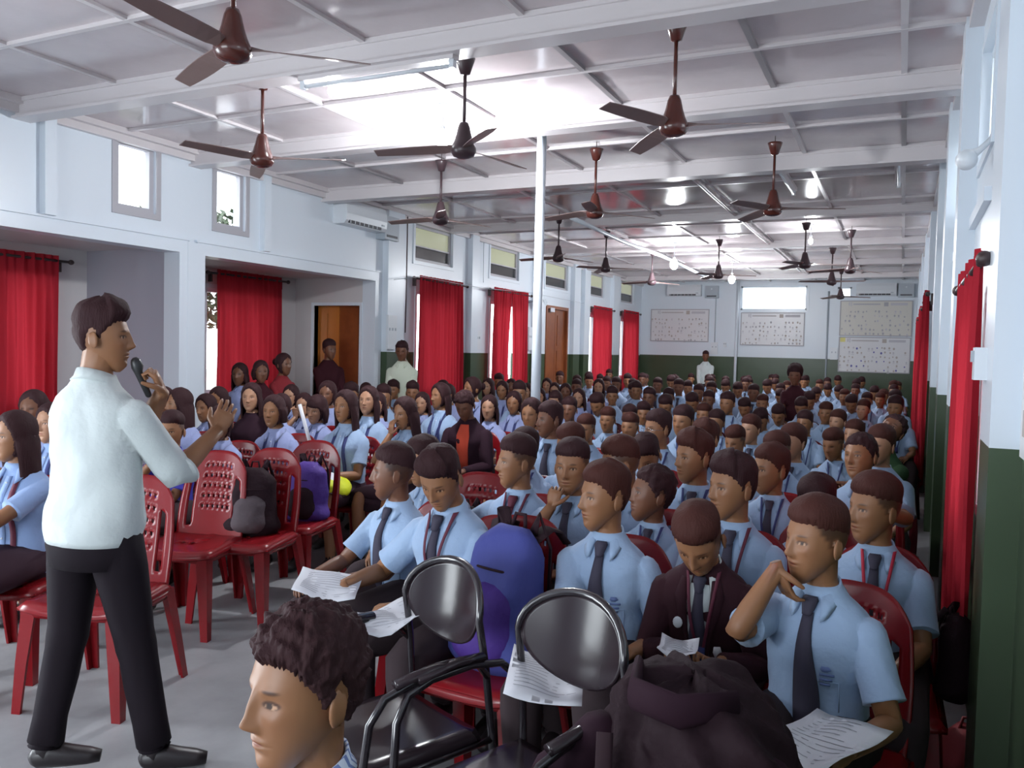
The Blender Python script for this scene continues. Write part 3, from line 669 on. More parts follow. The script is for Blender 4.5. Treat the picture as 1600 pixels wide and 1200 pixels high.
# ------------------------------------------------------------------ people: generator
HZ, HC = .117, -.001
def head_xyz(a, z):
    """head surface: a = angle from the face (0 = front, +x side positive), z = height about the ear line"""
    t = np.clip((z-HC)/HZ, -1, 1); cap = np.power(np.clip(1-np.abs(t)**2.5, 0, 1), 1/2.1)
    w = sm(t, [-1, -.75, -.5, -.2, .15, .5, .8, 1], [.040, .053, .062, .069, .0745, .076, .074, .07])*cap
    f = sm(t, [-1, -.8, -.5, -.2, .2, .5, .8, 1], [.036, .050, .068, .084, .090, .089, .084, .08])*cap
    b = sm(t, [-1, -.8, -.5, -.2, .2, .5, .8, 1], [.05, .062, .075, .088, .100, .102, .096, .09])*cap
    cy = sm(t, [-1, -.8, -.5, -.2, 0, 1], [-.050, -.042, -.022, -.005, 0, 0.004])
    ca, sa = np.cos(a), np.sin(a); e = .88
    x = w*np.sign(sa)*np.abs(sa)**e; fr = ca > 0
    y = np.where(fr, -f*np.abs(ca)**.92, b*np.abs(ca)**.95)+cy
    fm = np.clip(ca, 0, 1)**.5
    g = lambda x0, z0, sx, sz: np.exp(-((x-x0)/sx)**2-((z-z0)/sz)**2)
    d = np.zeros_like(x+z)
    d = d + .0075*g(0, .012, .010, .020) + .021*g(0, -.026, .0115, .0125) + .012*g(0, -.008, .0085, .018)
    d = d + .007*(g(.011, -.030, .007, .008)+g(-.011, -.030, .007, .008))
    d = d - .0085*(g(.031, .006, .015, .011)+g(-.031, .006, .015, .011)) + .0045*(g(.031, .006, .011, .007)+g(-.031, .006, .011, .007))
    d = d + .0035*(g(.028, .027, .020, .008)+g(-.028, .027, .020, .008)) + .004*(g(.045, -.016, .016, .014)+g(-.045, -.016, .016, .014))
    d = d + .0065*g(0, -.0515, .020, .0050) + .0065*g(0, -.063, .017, .0055) - .0035*g(0, -.0570, .022, .0022) - .003*g(0, -.044, .012, .004) - .003*g(0, -.075, .018, .006) + .006*g(0, -.094, .018, .012)
    return np.stack([x*.97, (y-d*fm)*.93, (z+0*x)*1.02], -1)
def head_grid(hero=2):
    if hero == 3: nf, ns, mz = 84, 34, 96
    elif hero == 2: nf, ns, mz = 48, 24, 56
    else: nf, ns, mz = 18, 14, 22
    fa = np.radians(np.linspace(-58, 58, nf)); sa = np.radians(np.linspace(58, 302, ns+2)[1:-1])
    A = np.concatenate([fa, sa]); 
    ph = np.concatenate([np.linspace(-PI/2+.12, -.72, max(4, mz//8)), np.linspace(-.72, .36, mz*5//8)[1:], np.linspace(.36, PI/2-.12, max(5, mz//4))[1:]])
    return A, HC+HZ*np.sin(ph)
def T_id(v): return v

class Torso:
    """local frame: origin between the sit bones / hips, +Z up, facing -Y"""
    def __init__(s, lean=0, twist=0, side=0, sc=1.0, base=(0, 0, .44)):
        s.lean, s.twist, s.side, s.sc, s.base = lean, twist, side, sc, np.array(base, float)
    def __call__(s, v):
        v = np.atleast_2d(np.asarray(v, float))*s.sc; f = sstep(v[:, 2], 0, .4)
        a = s.twist*f; x = v[:, 0]*np.cos(a)-v[:, 1]*np.sin(a); y = v[:, 0]*np.sin(a)+v[:, 1]*np.cos(a); z = v[:, 2]
        c, n = np.cos(s.lean), np.sin(s.lean); y, z = y*c-z*n, y*n+z*c
        c, n = np.cos(s.side), np.sin(s.side); x, z = x*c+z*n, -x*n+z*c
        return np.stack([x, y, z], 1)+s.base

def oval_rings(rows, n, e=.85):
    an = np.arange(n)*2*PI/n; out = []
    for z, w, f, b, cy in rows:
        ca, sa = np.cos(an), np.sin(an)
        x = w*np.sign(ca)*np.abs(ca)**e; y = np.where(sa < 0, f, b)*np.sign(sa)*np.abs(sa)**.95+cy
        out.append(np.stack([x, y, np.full(n, z)], 1))
    return out
BODY_ROWS = [(-.02, .15, .09, .12, 0), (.05, .160, .105, .12, 0), (.14, .150, .105, .10, 0), (.24, .148, .10, .095, 0), (.34, .160, .105, .10, 0), (.40, .166, .10, .10, 0), (.445, .158, .086, .09, .005),
             (.485, .128, .066, .078, .01), (.52, .085, .054, .064, .012), (.56, .055, .048, .052, .012), (.585, .048, .045, .048, .010)]
def torso_rows(grow, female=False, fat=0.0):
    r = []
    for z, w, f, b, cy in BODY_ROWS:
        if z > .57: continue
        g = grow*(1 if z < .5 else .7); fw = fat*math.exp(-((z-.12)/.14)**2)
        ff = f+(.018*math.exp(-((z-.36)/.06)**2) if female else 0)
        r.append((z, w*(.92 if female else 1)+g+fw, ff+g+fw, b+g, cy))
    return r
def dense_rows(rows, n):
    zs = np.linspace(rows[0][0], rows[-1][0], n); R = np.array(rows)
    return [tuple([z]+[float(sm(z, R[:, 0], R[:, k])) for k in range(1, 5)]) for z in zs]

def ik(S, W, l1, l2, pole):
    S, W, pole = np.array(S, float), np.array(W, float), np.array(pole, float); d = W-S; L = np.linalg.norm(d); d = d/L
    L = min(L, (l1+l2)*.995); W = S+d*L; a = (l1*l1-l2*l2+L*L)/(2*L); h = math.sqrt(max(l1*l1-a*a, 0))
    p = pole-S; p = p-d*np.dot(p, d); p /= max(np.linalg.norm(p), 1e-6); return S+d*a+p*h, W

def hand_pieces(W, d, nrm, side, curl=.5, spread=.08, sc=1.0, simple=False):
    """palm and five fingers. W wrist, d direction of the palm, nrm = palm normal (fingers curl towards it), side=+1 thumb on +s"""
    d = np.array(d, float); d /= np.linalg.norm(d); n = np.array(nrm, float); n -= d*np.dot(n, d); n /= np.linalg.norm(n); s = np.cross(d, n)*side
    P = []; W = np.array(W, float)
    pal = [W-d*.02*sc, W, W+d*.03*sc, W+d*.06*sc, W+d*.082*sc]; rr = [(.024*sc, .019*sc), (.026*sc, .018*sc), (.036*sc, .016*sc), (.040*sc, .014*sc), (.036*sc, .010*sc)]
    P.append(tube(pal, rr, 10, ref=s))
    seg = 6 if not simple else 5
    for i, (off, L) in enumerate(((.028, .070), (.010, .079), (-.009, .073), (-.027, .058))):
        p = W+d*.068*sc+s*off*sc; pts = [p-d*.01]; ang = curl*.35; dd = d+s*spread*(1.5-i)*.6; dd /= np.linalg.norm(dd)
        for q in (.45, .30, .25):
            v = dd*math.cos(ang)+n*math.sin(ang); p = p+v*L*q*sc; pts.append(p); ang += curl*(.9+.12*i)
        r0 = (.0090-.0006*abs(i-1))*sc; P.append(tube(pts, [r0, r0*.95, r0*.85, r0*.62], seg, round_ends=not simple))
    p = W+d*.018*sc+s*.026*sc; v1 = d*.62+s*.72+n*.25; v1 /= np.linalg.norm(v1); v2 = d*.9+s*.25+n*(.3+curl*.5); v2 /= np.linalg.norm(v2)
    P.append(tube([p-v1*.012, p+v1*.030*sc, p+v1*.030*sc+v2*.028*sc, p+v1*.030*sc+v2*.050*sc], [.013*sc, .0115*sc, .0095*sc, .0065*sc], seg+1, round_ends=not simple))
    return P

JOBS = []
def solid(v, f):
    me = bpy.data.meshes.new('tmp'); me.from_pydata(np.asarray(v).tolist(), [], [list(q) for q in f]); me.update()
    import bmesh
    bm = bmesh.new(); bm.from_mesh(me); bmesh.ops.recalc_face_normals(bm, faces=bm.faces); bm.to_mesh(me); bm.free(); return me
def queue_union(pieces, mats, done, tone=None):
    """boolean union of closed pieces into one skin; evaluated in one batch later"""
    obs = []
    for v, f in pieces:
        o = bpy.data.objects.new('tmp', solid(v, f)); COL.objects.link(o); obs.append(o)
    for o in obs[1:]:
        m = obs[0].modifiers.new('u', 'BOOLEAN'); m.operation = 'UNION'; m.solver = 'MANIFOLD'; m.object = o
    JOBS.append((obs, mats, done, tone))
def flush():
    bpy.context.view_layer.update(); dg = bpy.context.evaluated_depsgraph_get()
    for obs, mats, done, tone in JOBS:
        me = bpy.data.meshes.new_from_object(obs[0].evaluated_get(dg))
        me.materials.clear()
        for k in ([mats] if isinstance(mats, str) else mats): me.materials.append(M[k])
        me.polygons.foreach_set('use_smooth', [True]*len(me.polygons)); me.polygons.foreach_set('material_index', [0]*len(me.polygons))
        if tone:
            n = len(me.vertices); co = np.empty(n*3); me.vertices.foreach_get('co', co); c = tone(co.reshape(-1, 3))
            at = me.color_attributes.new('Tone', 'FLOAT_COLOR', 'POINT'); at.data.foreach_set('color', np.concatenate([c, np.ones((n, 1))], 1).ravel())
        me.update(); done(me)
    for obs, *_ in JOBS:
        for o in obs:
            me = o.data; bpy.data.objects.remove(o); bpy.data.meshes.remove(me)
    JOBS.clear()

def face_tone(Hinv, Ho, Hs, gaze=0.0, shadow=True, female=False, fade=False):
    def fn(co):
        p = ((co-Ho) @ Hinv)/Hs; x, y, z = p[:, 0], p[:, 1], p[:, 2]; c = np.ones((len(co), 3)); fr = (y < -.045) & (np.abs(z) < .13)
        def blend(mask, col): 
            for k in range(3): c[:, k] = c[:, k]*(1-mask)+col[k]*mask
        g = lambda x0, z0, sx, sz: np.exp(-((x-x0)/sx)**2-((z-z0)/sz)**2)
        lip = np.clip((g(0, -.0565, .021, .0085)-.5)*4, 0, 1)*fr; blend(lip*.75, (.85, .48, .50))
        blend(np.clip((g(0, -.0572, .021, .0018)-.3)*3, 0, 1)*fr*.8, (.35, .18, .18))
        for s in (-1, 1):
            ex = s*.031
            blend(np.clip((g(ex, .027+0.0*s, .017, .0042)-.35)*2.5, 0, 1)*fr*(.85 if not female else .6), (.14, .10, .10))
            blend(np.clip((g(ex, .0075, .0165, .0072)-.33)*5, 0, 1)*fr, (.22, .16, .14))
            blend(np.clip((g(ex, .0055, .0120, .0042)-.38)*6, 0, 1)*fr, (1.9, 2.4, 3.0))
            blend(np.clip((g(ex+gaze, .0058, .0062, .0060)-.40)*7, 0, 1)*(g(ex, .0055, .0120, .0050) > .37)*fr, (.07, .05, .05))
            blend(np.clip((g(s*.0075, -.0365, .0035, .0025)-.4)*3, 0, 1)*fr*.8, (.25, .15, .13))
        if fade:   # cropped sides: stubble over the scalp
            ad = np.degrees(np.arctan2(np.abs(x), -y)); lim = np.interp(ad, [0, 45, 58, 66, 80, 90, 98, 112, 130, 180], [.075, .062, .048, .030, .012, -.020, .030, .002, -.050, -.066])
            k = sstep(z-lim, -.004, .008); grad = .45+.45*sstep(z, -.05, .05); ear = (np.abs(x) > .078); blend(k*grad*(~ear), (.16, .13, .16))
        rosy = np.clip(g(.045, -.02, .03, .025)+g(-.045, -.02, .03, .025), 0, 1)*fr*.15; blend(rosy, (1.1, .85, .8))
        return c
    return fn

def hair_cap(style, hero, seed, thick=1.0):
    """closed shell around the head: outside the skin where hair grows, below it elsewhere"""
    A, Z = (np.concatenate([np.radians(np.linspace(-100, 100, 44 if hero < 3 else 110)), np.radians(np.linspace(100, 260, 22 if hero < 3 else 60))[1:-1]]), HC+HZ*np.sin(np.linspace(-1.15, PI/2-.1, 34 if hero < 3 else 80))) if hero >= 2 else \
           (np.radians(np.linspace(0, 360, 25)[:-1]), HC+HZ*np.sin(np.linspace(-1.15, PI/2-.12, 16)))
    if style in ('long', 'bob', 'pony', 'bun', 'bangs'): zl = ([0, 25, 45, 60, 75, 90, 110, 180], [.082, .070, .045, .012, -.045, -.08, -.09, -.09])
    elif style == 'fade': zl = ([0, 25, 42, 54, 63, 78, 88, 98, 112, 130, 180], [.058, .060, .060, .056, .050, .046, .044, .042, .036, .022, .010])
    else: zl = ([0, 25, 42, 54, 63, 78, 88, 98, 112, 130, 180], [.060, .062, .058, .050, .038, .018, -.010, .036, .010, -.040, -.056])
    if style == 'bangs': zl = ([0, 25, 45, 60, 75, 90, 110, 180], [.035, .035, .035, .010, -.045, -.08, -.09, -.09])
    r = random.Random(seed); off = Vector((r.uniform(0, 50), r.uniform(0, 50), 0)); rings = []
    for z in Z:
        ad = np.degrees(np.abs((A+PI) % (2*PI)-PI)); p = head_xyz(A, np.full(len(A), z)); m = sstep(z-np.interp(ad, *zl)+.002*np.sin(ad*.9)+.002*np.sin(ad*2.3), -.004, .009)
        top = sstep(z, .035, .095)
        if style in ('long', 'bob', 'pony', 'bun', 'bangs'): T = .012+.006*top
        else:
            T = .0035+(.024+.012*(style == 'quiff')*(ad < 60))*top+.003*(ad > 120)
            if style == 'curly': T = .012+.022*top+.008*(ad > 60)
            if style == 'fade': T = .0025+.026*top
        T = T*thick; q = []
        for i in range(len(A)):
            nz = noise.noise(Vector(p[i])*(45 if style != 'curly' else 60)+off)+(.7*noise.noise(Vector(p[i])*150+off) if hero == 3 else 0); amp = {'curly': .009, 'quiff': .005, 'fade': .0025}.get(style, .0025)
            t = float(T[i] if hasattr(T, '__len__') else T); d = (t+amp*nz)*m[i]-.009*(1-m[i])
            c = np.array([p[i][0], p[i][1], max(p[i][2]-.0, -.2)-.02]); c = c/max(np.linalg.norm(c), 1e-6); q.append(p[i]+c*d)
        rings.append(np.array(q))
    return ringloft(rings)
def long_hair(length, hero, front=58, seed=0):
    """falling hair as a closed crescent behind and beside the face"""
    n = 22 if hero >= 2 else 12; zs = np.linspace(.055, -length, 12 if hero >= 2 else 7); rings = []
    for z in zs:
        t = (.055-z)/(length+.055); a0 = math.radians(front+14*t*(1 if length < .2 else .5)); an = np.linspace(a0, 2*PI-a0, n)
        tk = sstep(t, 0, .22); rx = .070+.018*tk+.012*math.sin(min(t, 1)*PI)-.012*t; ry = .088+.020*tk-.02*t; cy = .006+.028*t
        o = np.stack([rx*np.sin(an)*(1+.03*np.sin(an*9+z*40+seed)), -ry*np.cos(an)+cy, np.full(n, z)], 1); th = .020*(1-.35*t)
        i_ = np.stack([(rx-th)*np.sin(an), -(ry-th)*np.cos(an)+cy, np.full(n, z)], 1)[::-1]
        rings.append(np.concatenate([o, i_]))
    return ringloft(rings)

def person(name, label, sp, hero=2):
    """build one figure at the origin from the dictionary sp; returns the root Empty. Geometry is queued for union."""
    g = sp.get; fem = g('female', False); sc = g('sc', 1.0)
    if g('ztop'):
        hh = g('head', .96); sc = (g('ztop')-g('base', (0, 0, .44))[2]-hh*(.075+.136*math.cos(g('pitch', 0)*.6)))/(.612*math.cos(g('lean', 0))); sp = dict(sp); sp['sc'] = sc; sp.setdefault('head', .96); g = sp.get; stand = g('stand', False); base = g('base', (0, 0, .44))
    root = thing(name, label, 'person')
    T = Torso(g('lean', 0), g('twist', 0), g('side', 0), sc, base)
    skin = g('skin', 'skin_tan'); sim = hero < 2
    NB, NR = (40, 30) if hero >= 2 else (18, 11)
    # head frame
    hs = g('head', 1.0); piv = T([(0, .002, .612)])[0]; HR = rotm(g('yaw', 0), g('pitch', 0), g('roll', 0)) 
    Ho = piv + HR @ (np.array([0, -.018, .075])*hs)
    toH = lambda v: (np.asarray(v)*hs) @ HR.T + Ho
    A, Z = head_grid(hero); rings = [head_xyz(A, np.full(len(A), z)) for z in Z]
    v, f = ringloft(rings); P = [(toH(v), f)]
    for s in (-1, 1):
        if g('hair') in ('long', 'bangs', 'bob'): break
        e = ellip((0, 0, 0), (.0070, .0165, .029), 12 if not sim else 7, 8 if not sim else 5); w = e[0]; w = w + np.stack([.006*s*(w[:, 1] > .006)*(hero >= 2), 0*w[:, 0], 0*w[:, 0]], 1)
        R = np.array(Matrix.Rotation(s*.42, 3, 'Z') @ Matrix.Rotation(-.12, 3, 'X')); w = w @ R.T + np.array([s*.077, .012, -.006]); P.append((toH(w), e[1]))
    nb = T([(0, .012, .50)])[0]; nt = toH([(0, .016, -.035)])[0]; mid = (nb+nt)/2+np.array([0, .004, 0]); nr = .052 if not fem else .045
    P.append(tube([nb, mid, nt], [nr*1.15*sc, nr*sc, nr*hs], 16 if not sim else 10, ref=(1, 0, 0)))
    v, f = ringloft(oval_rings(BODY_ROWS if hero >= 2 else BODY_ROWS[::2]+[BODY_ROWS[-1]], 20 if not sim else 12)); P.append((T(v), f))
    # arms
    sw = .146 if not fem else .130
    arms = g('arms', {}); l1, l2 = .275*sc, .245*sc; sleeves = []
    for s, key in ((-1, 'R'), (1, 'L')):
        S = T([(s*sw, .008, .432)])[0]; tgt = arms.get(key, ((s*.09, -.34, .60), None, None, .5))
        hrel = tgt[0] == 'H'
        wr, pole, hd, curl = (list(tgt[1 if hrel else 0:])+[None]*4)[:4]
        if hrel:
            wr = toH([wr])[0]
            if hd is not None: hd = (HR @ np.array(hd[0], float), HR @ np.array(hd[1], float))
        if pole is None: pole = S+np.array([s*.25, .15, -.4])
        E_, Wp = ik(S, wr, l1, l2, pole)
        q = .92 if fem else 1.0
        u = (E_-S); up = [S-u*.02, S+u*.3, S+u*.62, E_-u*.06, E_, E_+(Wp-E_)*.10, E_+(Wp-E_)*.35, E_+(Wp-E_)*.7, Wp]
        P.append(tube(up, [x*q*sc for x in (.046, .045, .041, .037, .036, .038, .038, .031, .0245)], 14 if not sim else 8, round_ends=False))
        fd = (Wp-E_)/np.linalg.norm(Wp-E_)
        dd, nn = hd if hd is not None else (fd+np.array([-s*.3, 0, -.1]), np.array([-s*.35, .1, -1.0]))
        side = s*(-1) if g('thumbflip') else s
        # thumb sits towards the body midline for a palm-down hand
        cr = np.cross(np.array(dd, float), np.array(nn, float)); side = 1 if np.dot(cr, arms.get(key+'_thumb', (-s, 0, .2))) > 0 else -1
        P += hand_pieces(Wp, dd, nn, side, curl if curl is not None else .5, .10, sc*(.95 if not fem else .88), sim)
        sleeves.append((S, E_, Wp, s))
    # legs
    kn = g('knees', ((-.12, -.43, .50), (.12, -.43, .50))); ak = g('ankles', ((-.12, -.40, .09), (.12, -.40, .09))); hips = g('hips', ((-.085, 0, .50), (.085, 0, .50)))
    bare = g('legs') == 'skirt'
    if bare:
        for H, K, A_ in zip(hips, kn, ak):
            H, K, A_ = map(np.array, (H, K, A_)); P.append(tube([H, H+(K-H)*.5, K-(K-H)*.04, K+(A_-K)*.12, K+(A_-K)*.4, A_], [.07, .062, .052, .048, .047, .034], 12 if not sim else 7, round_ends=True))
    tone = face_tone(HR, Ho, hs, g('gaze', 0.0), True, fem, g('hair') == 'fade')
    def done(me, nm='body', skin=skin): link('body', me, root)
    queue_union(P, skin, done, tone)
    # hair
    st = g('hair', 'short'); hv, hf = hair_cap(st, hero, g('seed', 1), g('thick', 1.0)); HP = [(toH(hv), hf)]
    if st in ('long', 'bangs'): w, f2 = long_hair(g('hairlen', .30), hero, g('front', 60), g('seed', 1)); HP.append((toH(w), f2))
    if st == 'bob': w, f2 = long_hair(.085, hero, 52); HP.append((toH(w), f2))
    if st == 'bun': w, f2 = ellip((0, .125, .03), (.04, .035, .04)); HP.append((toH(w), f2))
    if st == 'pony': w, f2 = tube([(0, .095, .03), (0, .135, .0), (0, .14, -.08), (0, .12, -.19)], [.022, .03, .028, .012], 10); HP.append((toH(w), f2))
    queue_union(HP, g('hairmat', 'hair_black'), lambda me: link('hair', me, root))
    # shirt
    top = g('top', 'shirt_blue'); grow = g('grow', .014); rows = dense_rows(torso_rows(grow, fem, g('fat', 0)), NR)
    v, f = ringloft(oval_rings(rows, NB)); 
    if hero >= 2:
        sd = g('seed', 1)
        for i in range(len(v)):
            z = v[i][2]; k = 1-sstep(z, .38, .52)*.8
            w = noise.noise(Vector((v[i][0]*9+sd, v[i][1]*9, z*14)))*.009 + noise.noise(Vector((v[i][0]*22, v[i][1]*22+sd, z*9)))*.0035
            r = math.hypot(v[i][0], v[i][1]); v[i][0] += v[i][0]/max(r, .01)*w*k; v[i][1] += v[i][1]/max(r, .01)*w*k
        if g('blouse', not stand): # a little fabric blousing over the belt
            zz = v[:, 2]; b = np.exp(-((zz-.03)/.05)**2)*.014; v[:, 0] *= 1+b*3; v[:, 1] *= 1+b*4
    SP = [(T(v), f)]; long_ = g('sleeve', 'short')
    for S, E_, Wp, s in sleeves:
        u = E_-S; sl = .70 if fem else .78
        if long_ == 'short':
            tt = [(-.13, .030), (-.06, .050), (.04, .061), (.2, .0615), (.4, .060), (.6, .0595), (sl-.02, .0615), (sl, .063)]
            pts = [S+u*a for a, _ in tt]+[S+u*(sl-.015), S+u*(sl-.06)]; rr = [r for _, r in tt]+[.053, .040]
        elif long_ == 'rolled':
            pts = [S-u*.13, S-u*.05, S+u*.06, S+u*.3, S+u*.6, S+u*.85, E_, E_+(Wp-E_)*.06, E_+(Wp-E_)*.09, E_+(Wp-E_)*.14, E_+(Wp-E_)*.16, E_+(Wp-E_)*.12]; rr = [.034, .056, .066, .064, .060, .060, .058, .056, .064, .064, .052, .04]
        else:
            v2 = Wp-E_; pts = [S-u*.13, S-u*.05, S+u*.06, S+u*.3, S+u*.6, S+u*.9, E_, E_+v2*.1, E_+v2*.4, E_+v2*.75, E_+v2*.95, E_+v2*.97, E_+v2*.9]; rr = [.034, .056, .064, .062, .057, .053, .051, .051, .047, .040, .036, .030, .026]
        rr = [r*sc*(.92 if fem else 1)*(1+grow*1.5) for r in rr]
        tv, tf = tube(pts, rr, 20 if hero >= 2 else 9)
        if hero >= 2:
            for i in range(len(tv)): tv[i] += np.array(noise.noise_vector(Vector(tv[i]*16)))*.004
        SP.append((tv, tf))
    queue_union(SP, top, lambda me: link('shirt' if top.startswith('shirt') else ('blazer' if top == 'blazer' else 'top'), me, root))
    # collar, placket, tie, lanyard laid on the chest in body coordinates
    R = np.array(rows)
    def front(x, z, off):
        w = sm(z, R[:, 0], R[:, 1]); fd = sm(z, R[:, 0], R[:, 2]); cy = sm(z, R[:, 0], R[:, 4])
        c = np.clip(np.abs(x)/w, 0, .98); return -fd*np.power(1-np.power(c, 1/.85)**2 if False else np.clip(1-c**2.3, 0, 1), .48)+cy-off
    def strip(pts, th, off, x_off=0):
        """pts: rows of (z, x_left, x_right); closed thin ribbon following the chest"""
        n = len(pts); v = []
        for z, a, b in pts:
            for x, o in ((a, off), ((a+b)/2, off+th*.35), (b, off), (b, off-th), (a, off-th)): v.append((x, float(front(x, z, o)), z))
        f = [(i*5+k, (i+1)*5+k, (i+1)*5+(k+1) % 5, i*5+(k+1) % 5) for i in range(n-1) for k in range(5)]+[tuple(range(4, -1, -1)), tuple(range((n-1)*5, n*5))]
        return T(v), f
    cm = g('collarmat', top)
    if g('collar', True):
        cb = MB(); nn = 22 if hero >= 2 else 10; n2 = 5; V = []
        for k in range(nn+1):
            a = math.radians(-152+304*k/nn); sgn = a/PI   # 0 = back of neck
            ax = abs(a)/math.radians(152); x, y = math.sin(a), math.cos(a)
            zt = .582-.052*ax**1.6; dz = .034+.030*sstep(ax, .7, 1.0); rt = .059; ro = .072+.016*sstep(ax, .72, 1); rx = 1.0
            V += [(x*rt*rx, y*rt+.008, zt-.035), (x*rt*rx, y*rt+.008, zt), (x*(rt+.006), y*(rt+.006)+.008, zt+.003), (x*ro, y*ro*(1+.12*ax)+.006, zt-dz*.6), (x*(ro+.012), y*(ro+.012)*(1+.18*ax)+.004, zt-dz)]
        f = [(k*n2+j, (k+1)*n2+j, (k+1)*n2+(j+1) % n2, k*n2+(j+1) % n2) for k in range(nn) for j in range(n2)]+[tuple(range(n2)), tuple(range(nn*n2+n2-1, nn*n2-1, -1))]
        cb.add(T(V), f); cb.obj('collar', cm, root, True)
    if g('frontpatch'):
        b = MB(); b.add(*strip([(.52, -.035, .035), (.44, -.055, .055), (.34, -.05, .05), (.22, -.045, .045), (.10, -.04, .04)], .006, .008)); b.obj('inner_top', g('frontpatch'), root, True)
    if top == 'blazer':
        b = MB(); b.add(*ellip(T([(-.075, float(front(-.075, .36, .020)), .36)])[0], (.016, .004, .019), 14, 6)); b.obj('round_badge', 'white_plastic', root, True)
        b = MB(); b.add(*strip([(.275, .062, .085), (.25, .058, .090), (.225, .066, .082)], .003, .018)); b.obj('crest', 'board_white', root, True)
        b = MB(); b.add(*strip([(.222, .062, .086), (.205, .066, .082)], .003, .018)); b.obj('crest_tail', 'top_orange', root, True)
        b = MB(); b.add(*strip([(.50, -.035, .035), (.44, -.05, .05), (.34, -.042, .042), (.22, -.028, .028), (.10, -.012, .012)], .006, .007)); b.obj('shirt_front', 'shirt_white', root, True)
        for s in (-1, 1):
            b = MB(); a = [(.515, .045, .075), (.46, .045, .095), (.42, .043, .085), (.33, .038, .060), (.22, .026, .036), (.12, .012, .018)]
            b.add(*strip([(z, min(s*p, s*q), max(s*p, s*q)) for z, p, q in a], .008, .013)); b.obj('lapel', 'blazer', root, True)
    elif g('placket', hero >= 2) and top.startswith('shirt'):
        b = MB(); b.add(*strip([(z, -.015, .015) for z in np.linspace(.50, .04, 12)], .003, .0035)); b.obj('placket', top, root, True)
    if g('tie'):
        L = g('tielen', .08); b = MB(); b.add(*strip([(.532, -.020, .020), (.520, -.025, .025), (.488, -.016, .016), (.48, -.014, .014)], .016, .024)); b.obj('tie_knot', g('tie'), root, True)
        b = MB(); tx = g('tieshift', 0.0); zs = np.linspace(.485, L, 14)
        b.add(*strip([(z, -.016-.026*sstep(.5-z, 0, .30)+tx*(.5-z), .016+.026*sstep(.5-z, 0, .30)+tx*(.5-z)) for z in zs[:-1]]+[(L-.02, -.014+tx*.4, .014+tx*.4)], .009, .013)); b.obj('tie', g('tie'), root, True)
    if g('lanyard'):
        for s in (-1, 1):
            b = MB(); zs = np.linspace(.545, .26, 14); b.add(*strip([(z, s*(.058-.0+.0*z)*((z-.22)/.32)**.8-.006+.010, s*(.058)*((z-.22)/.32)**.8+.006+.010) for z in zs], .003, .020)); b.obj('lanyard', g('lanyard'), root, True)
        b = MB(); b.add(*strip([(.27, -.018+.01, .018+.01), (.20, -.018+.01, .018+.01)], .004, .022)); b.obj('badge_holder', 'strap_navy', root, True)
    if g('strap'):   # dark waistcoat-like shoulder straps of the girls' uniform
        for s in (-1, 1):
            b = MB(); zs = np.linspace(.50, .12, 12); b.add(*strip([(z, min(s*(.035+.03*(.5-z)), s*(.060+.03*(.5-z))), max(s*(.035+.03*(.5-z)), s*(.060+.03*(.5-z)))) for z in zs], .003, .008)); b.obj('strap', g('strap'), root, True)
    if g('crest') and hero >= 2:
        b = MB(); cr = [(.335, .062, .082), (.325, .058, .090), (.318, .064, .080)]; b.add(*strip(cr, .002, .006))
        for k in range(3): b.add(*strip([(.312-k*.016, .056, .098-.006*k), (.304-k*.016, .056, .098-.006*k)], .002, .006))
        b.obj('pocket_crest', 'crest_blue', root, True)
        b = MB(); b.add(*strip([(.285, .045, .110), (.283, .045, .110)], .003, .004)).add(*strip([(.285, .045, .048), (.19, .045, .048)], .003, .004)).add(*strip([(.285, .107, .110), (.19, .107, .110)], .003, .004)); b.obj('pocket', top, root, True)
    if g('buttons') or (top.startswith('shirt') and hero >= 2 and not g('tie')):
        for z in (.47, .38, .29, .20, .11):
            b = MB(); b.add(*ellip(T([(0, float(front(0, z, .006)), z)])[0], (.005, .003, .005), 8, 4)); b.obj('button', 'white_plastic', root, True)
    # trousers / skirt
    lm = g('legmat', 'trouser_dark'); LP = []
    nn = 16 if hero >= 2 else 9
    pel = [(-.05, .155, .12, .125, 0), (.0, .165, .13, .13, 0), (.08, .165, .12, .125, 0), (.12, .158, .113, .116, 0)] if not stand else [(-.10, .150, .10, .12, 0), (-.03, .168, .115, .13, 0), (.05, .165, .113, .118, 0), (.10, .160, .112, .112, 0)]
    Tb = Torso(g('lean', 0)*.35, 0, 0, sc, base); v, f = ringloft(oval_rings(pel, nn+4)); LP.append((Tb(v), f))
    if not bare:
        for H, K, A_ in zip(hips, kn, ak):
            H, K, A_ = map(np.array, (H, K, A_)); d1, d2 = K-H, A_-K
            pts = [H, H+d1*.35, H+d1*.7, K-d1*.08, K+d2*.04, K+d2*.15, K+d2*.4, K+d2*.75, K+d2*.98, K+d2*1.02, K+d2*.96]; rr = [.095, .088, .077, .070, .070, .066, .062, .058, .060, .055, .04]
            tv, tf = tube(pts, [r*g('legfat', 1.0) for r in rr], nn, ref=(1, 0, 0))
            if hero >= 2:
                for i in range(len(tv)): tv[i] += np.array(noise.noise_vector(Vector(tv[i]*11)))*.006
            LP.append((tv, tf))
    else:
        Hc = (np.array(hips[0])+np.array(hips[1]))/2; Kc = (np.array(kn[0])+np.array(kn[1]))/2; d1 = Kc-Hc
        LP.append(tube([Hc, Hc+d1*.5, Hc+d1*.9, Hc+d1*1.0, Hc+d1*.97], [(.17, .105), (.19, .10), (.20, .095), (.20, .09), (.17, .07)], nn+2, ref=(1, 0, 0)))
    queue_union(LP, lm, lambda me: link('trousers' if not bare else 'skirt', me, root))
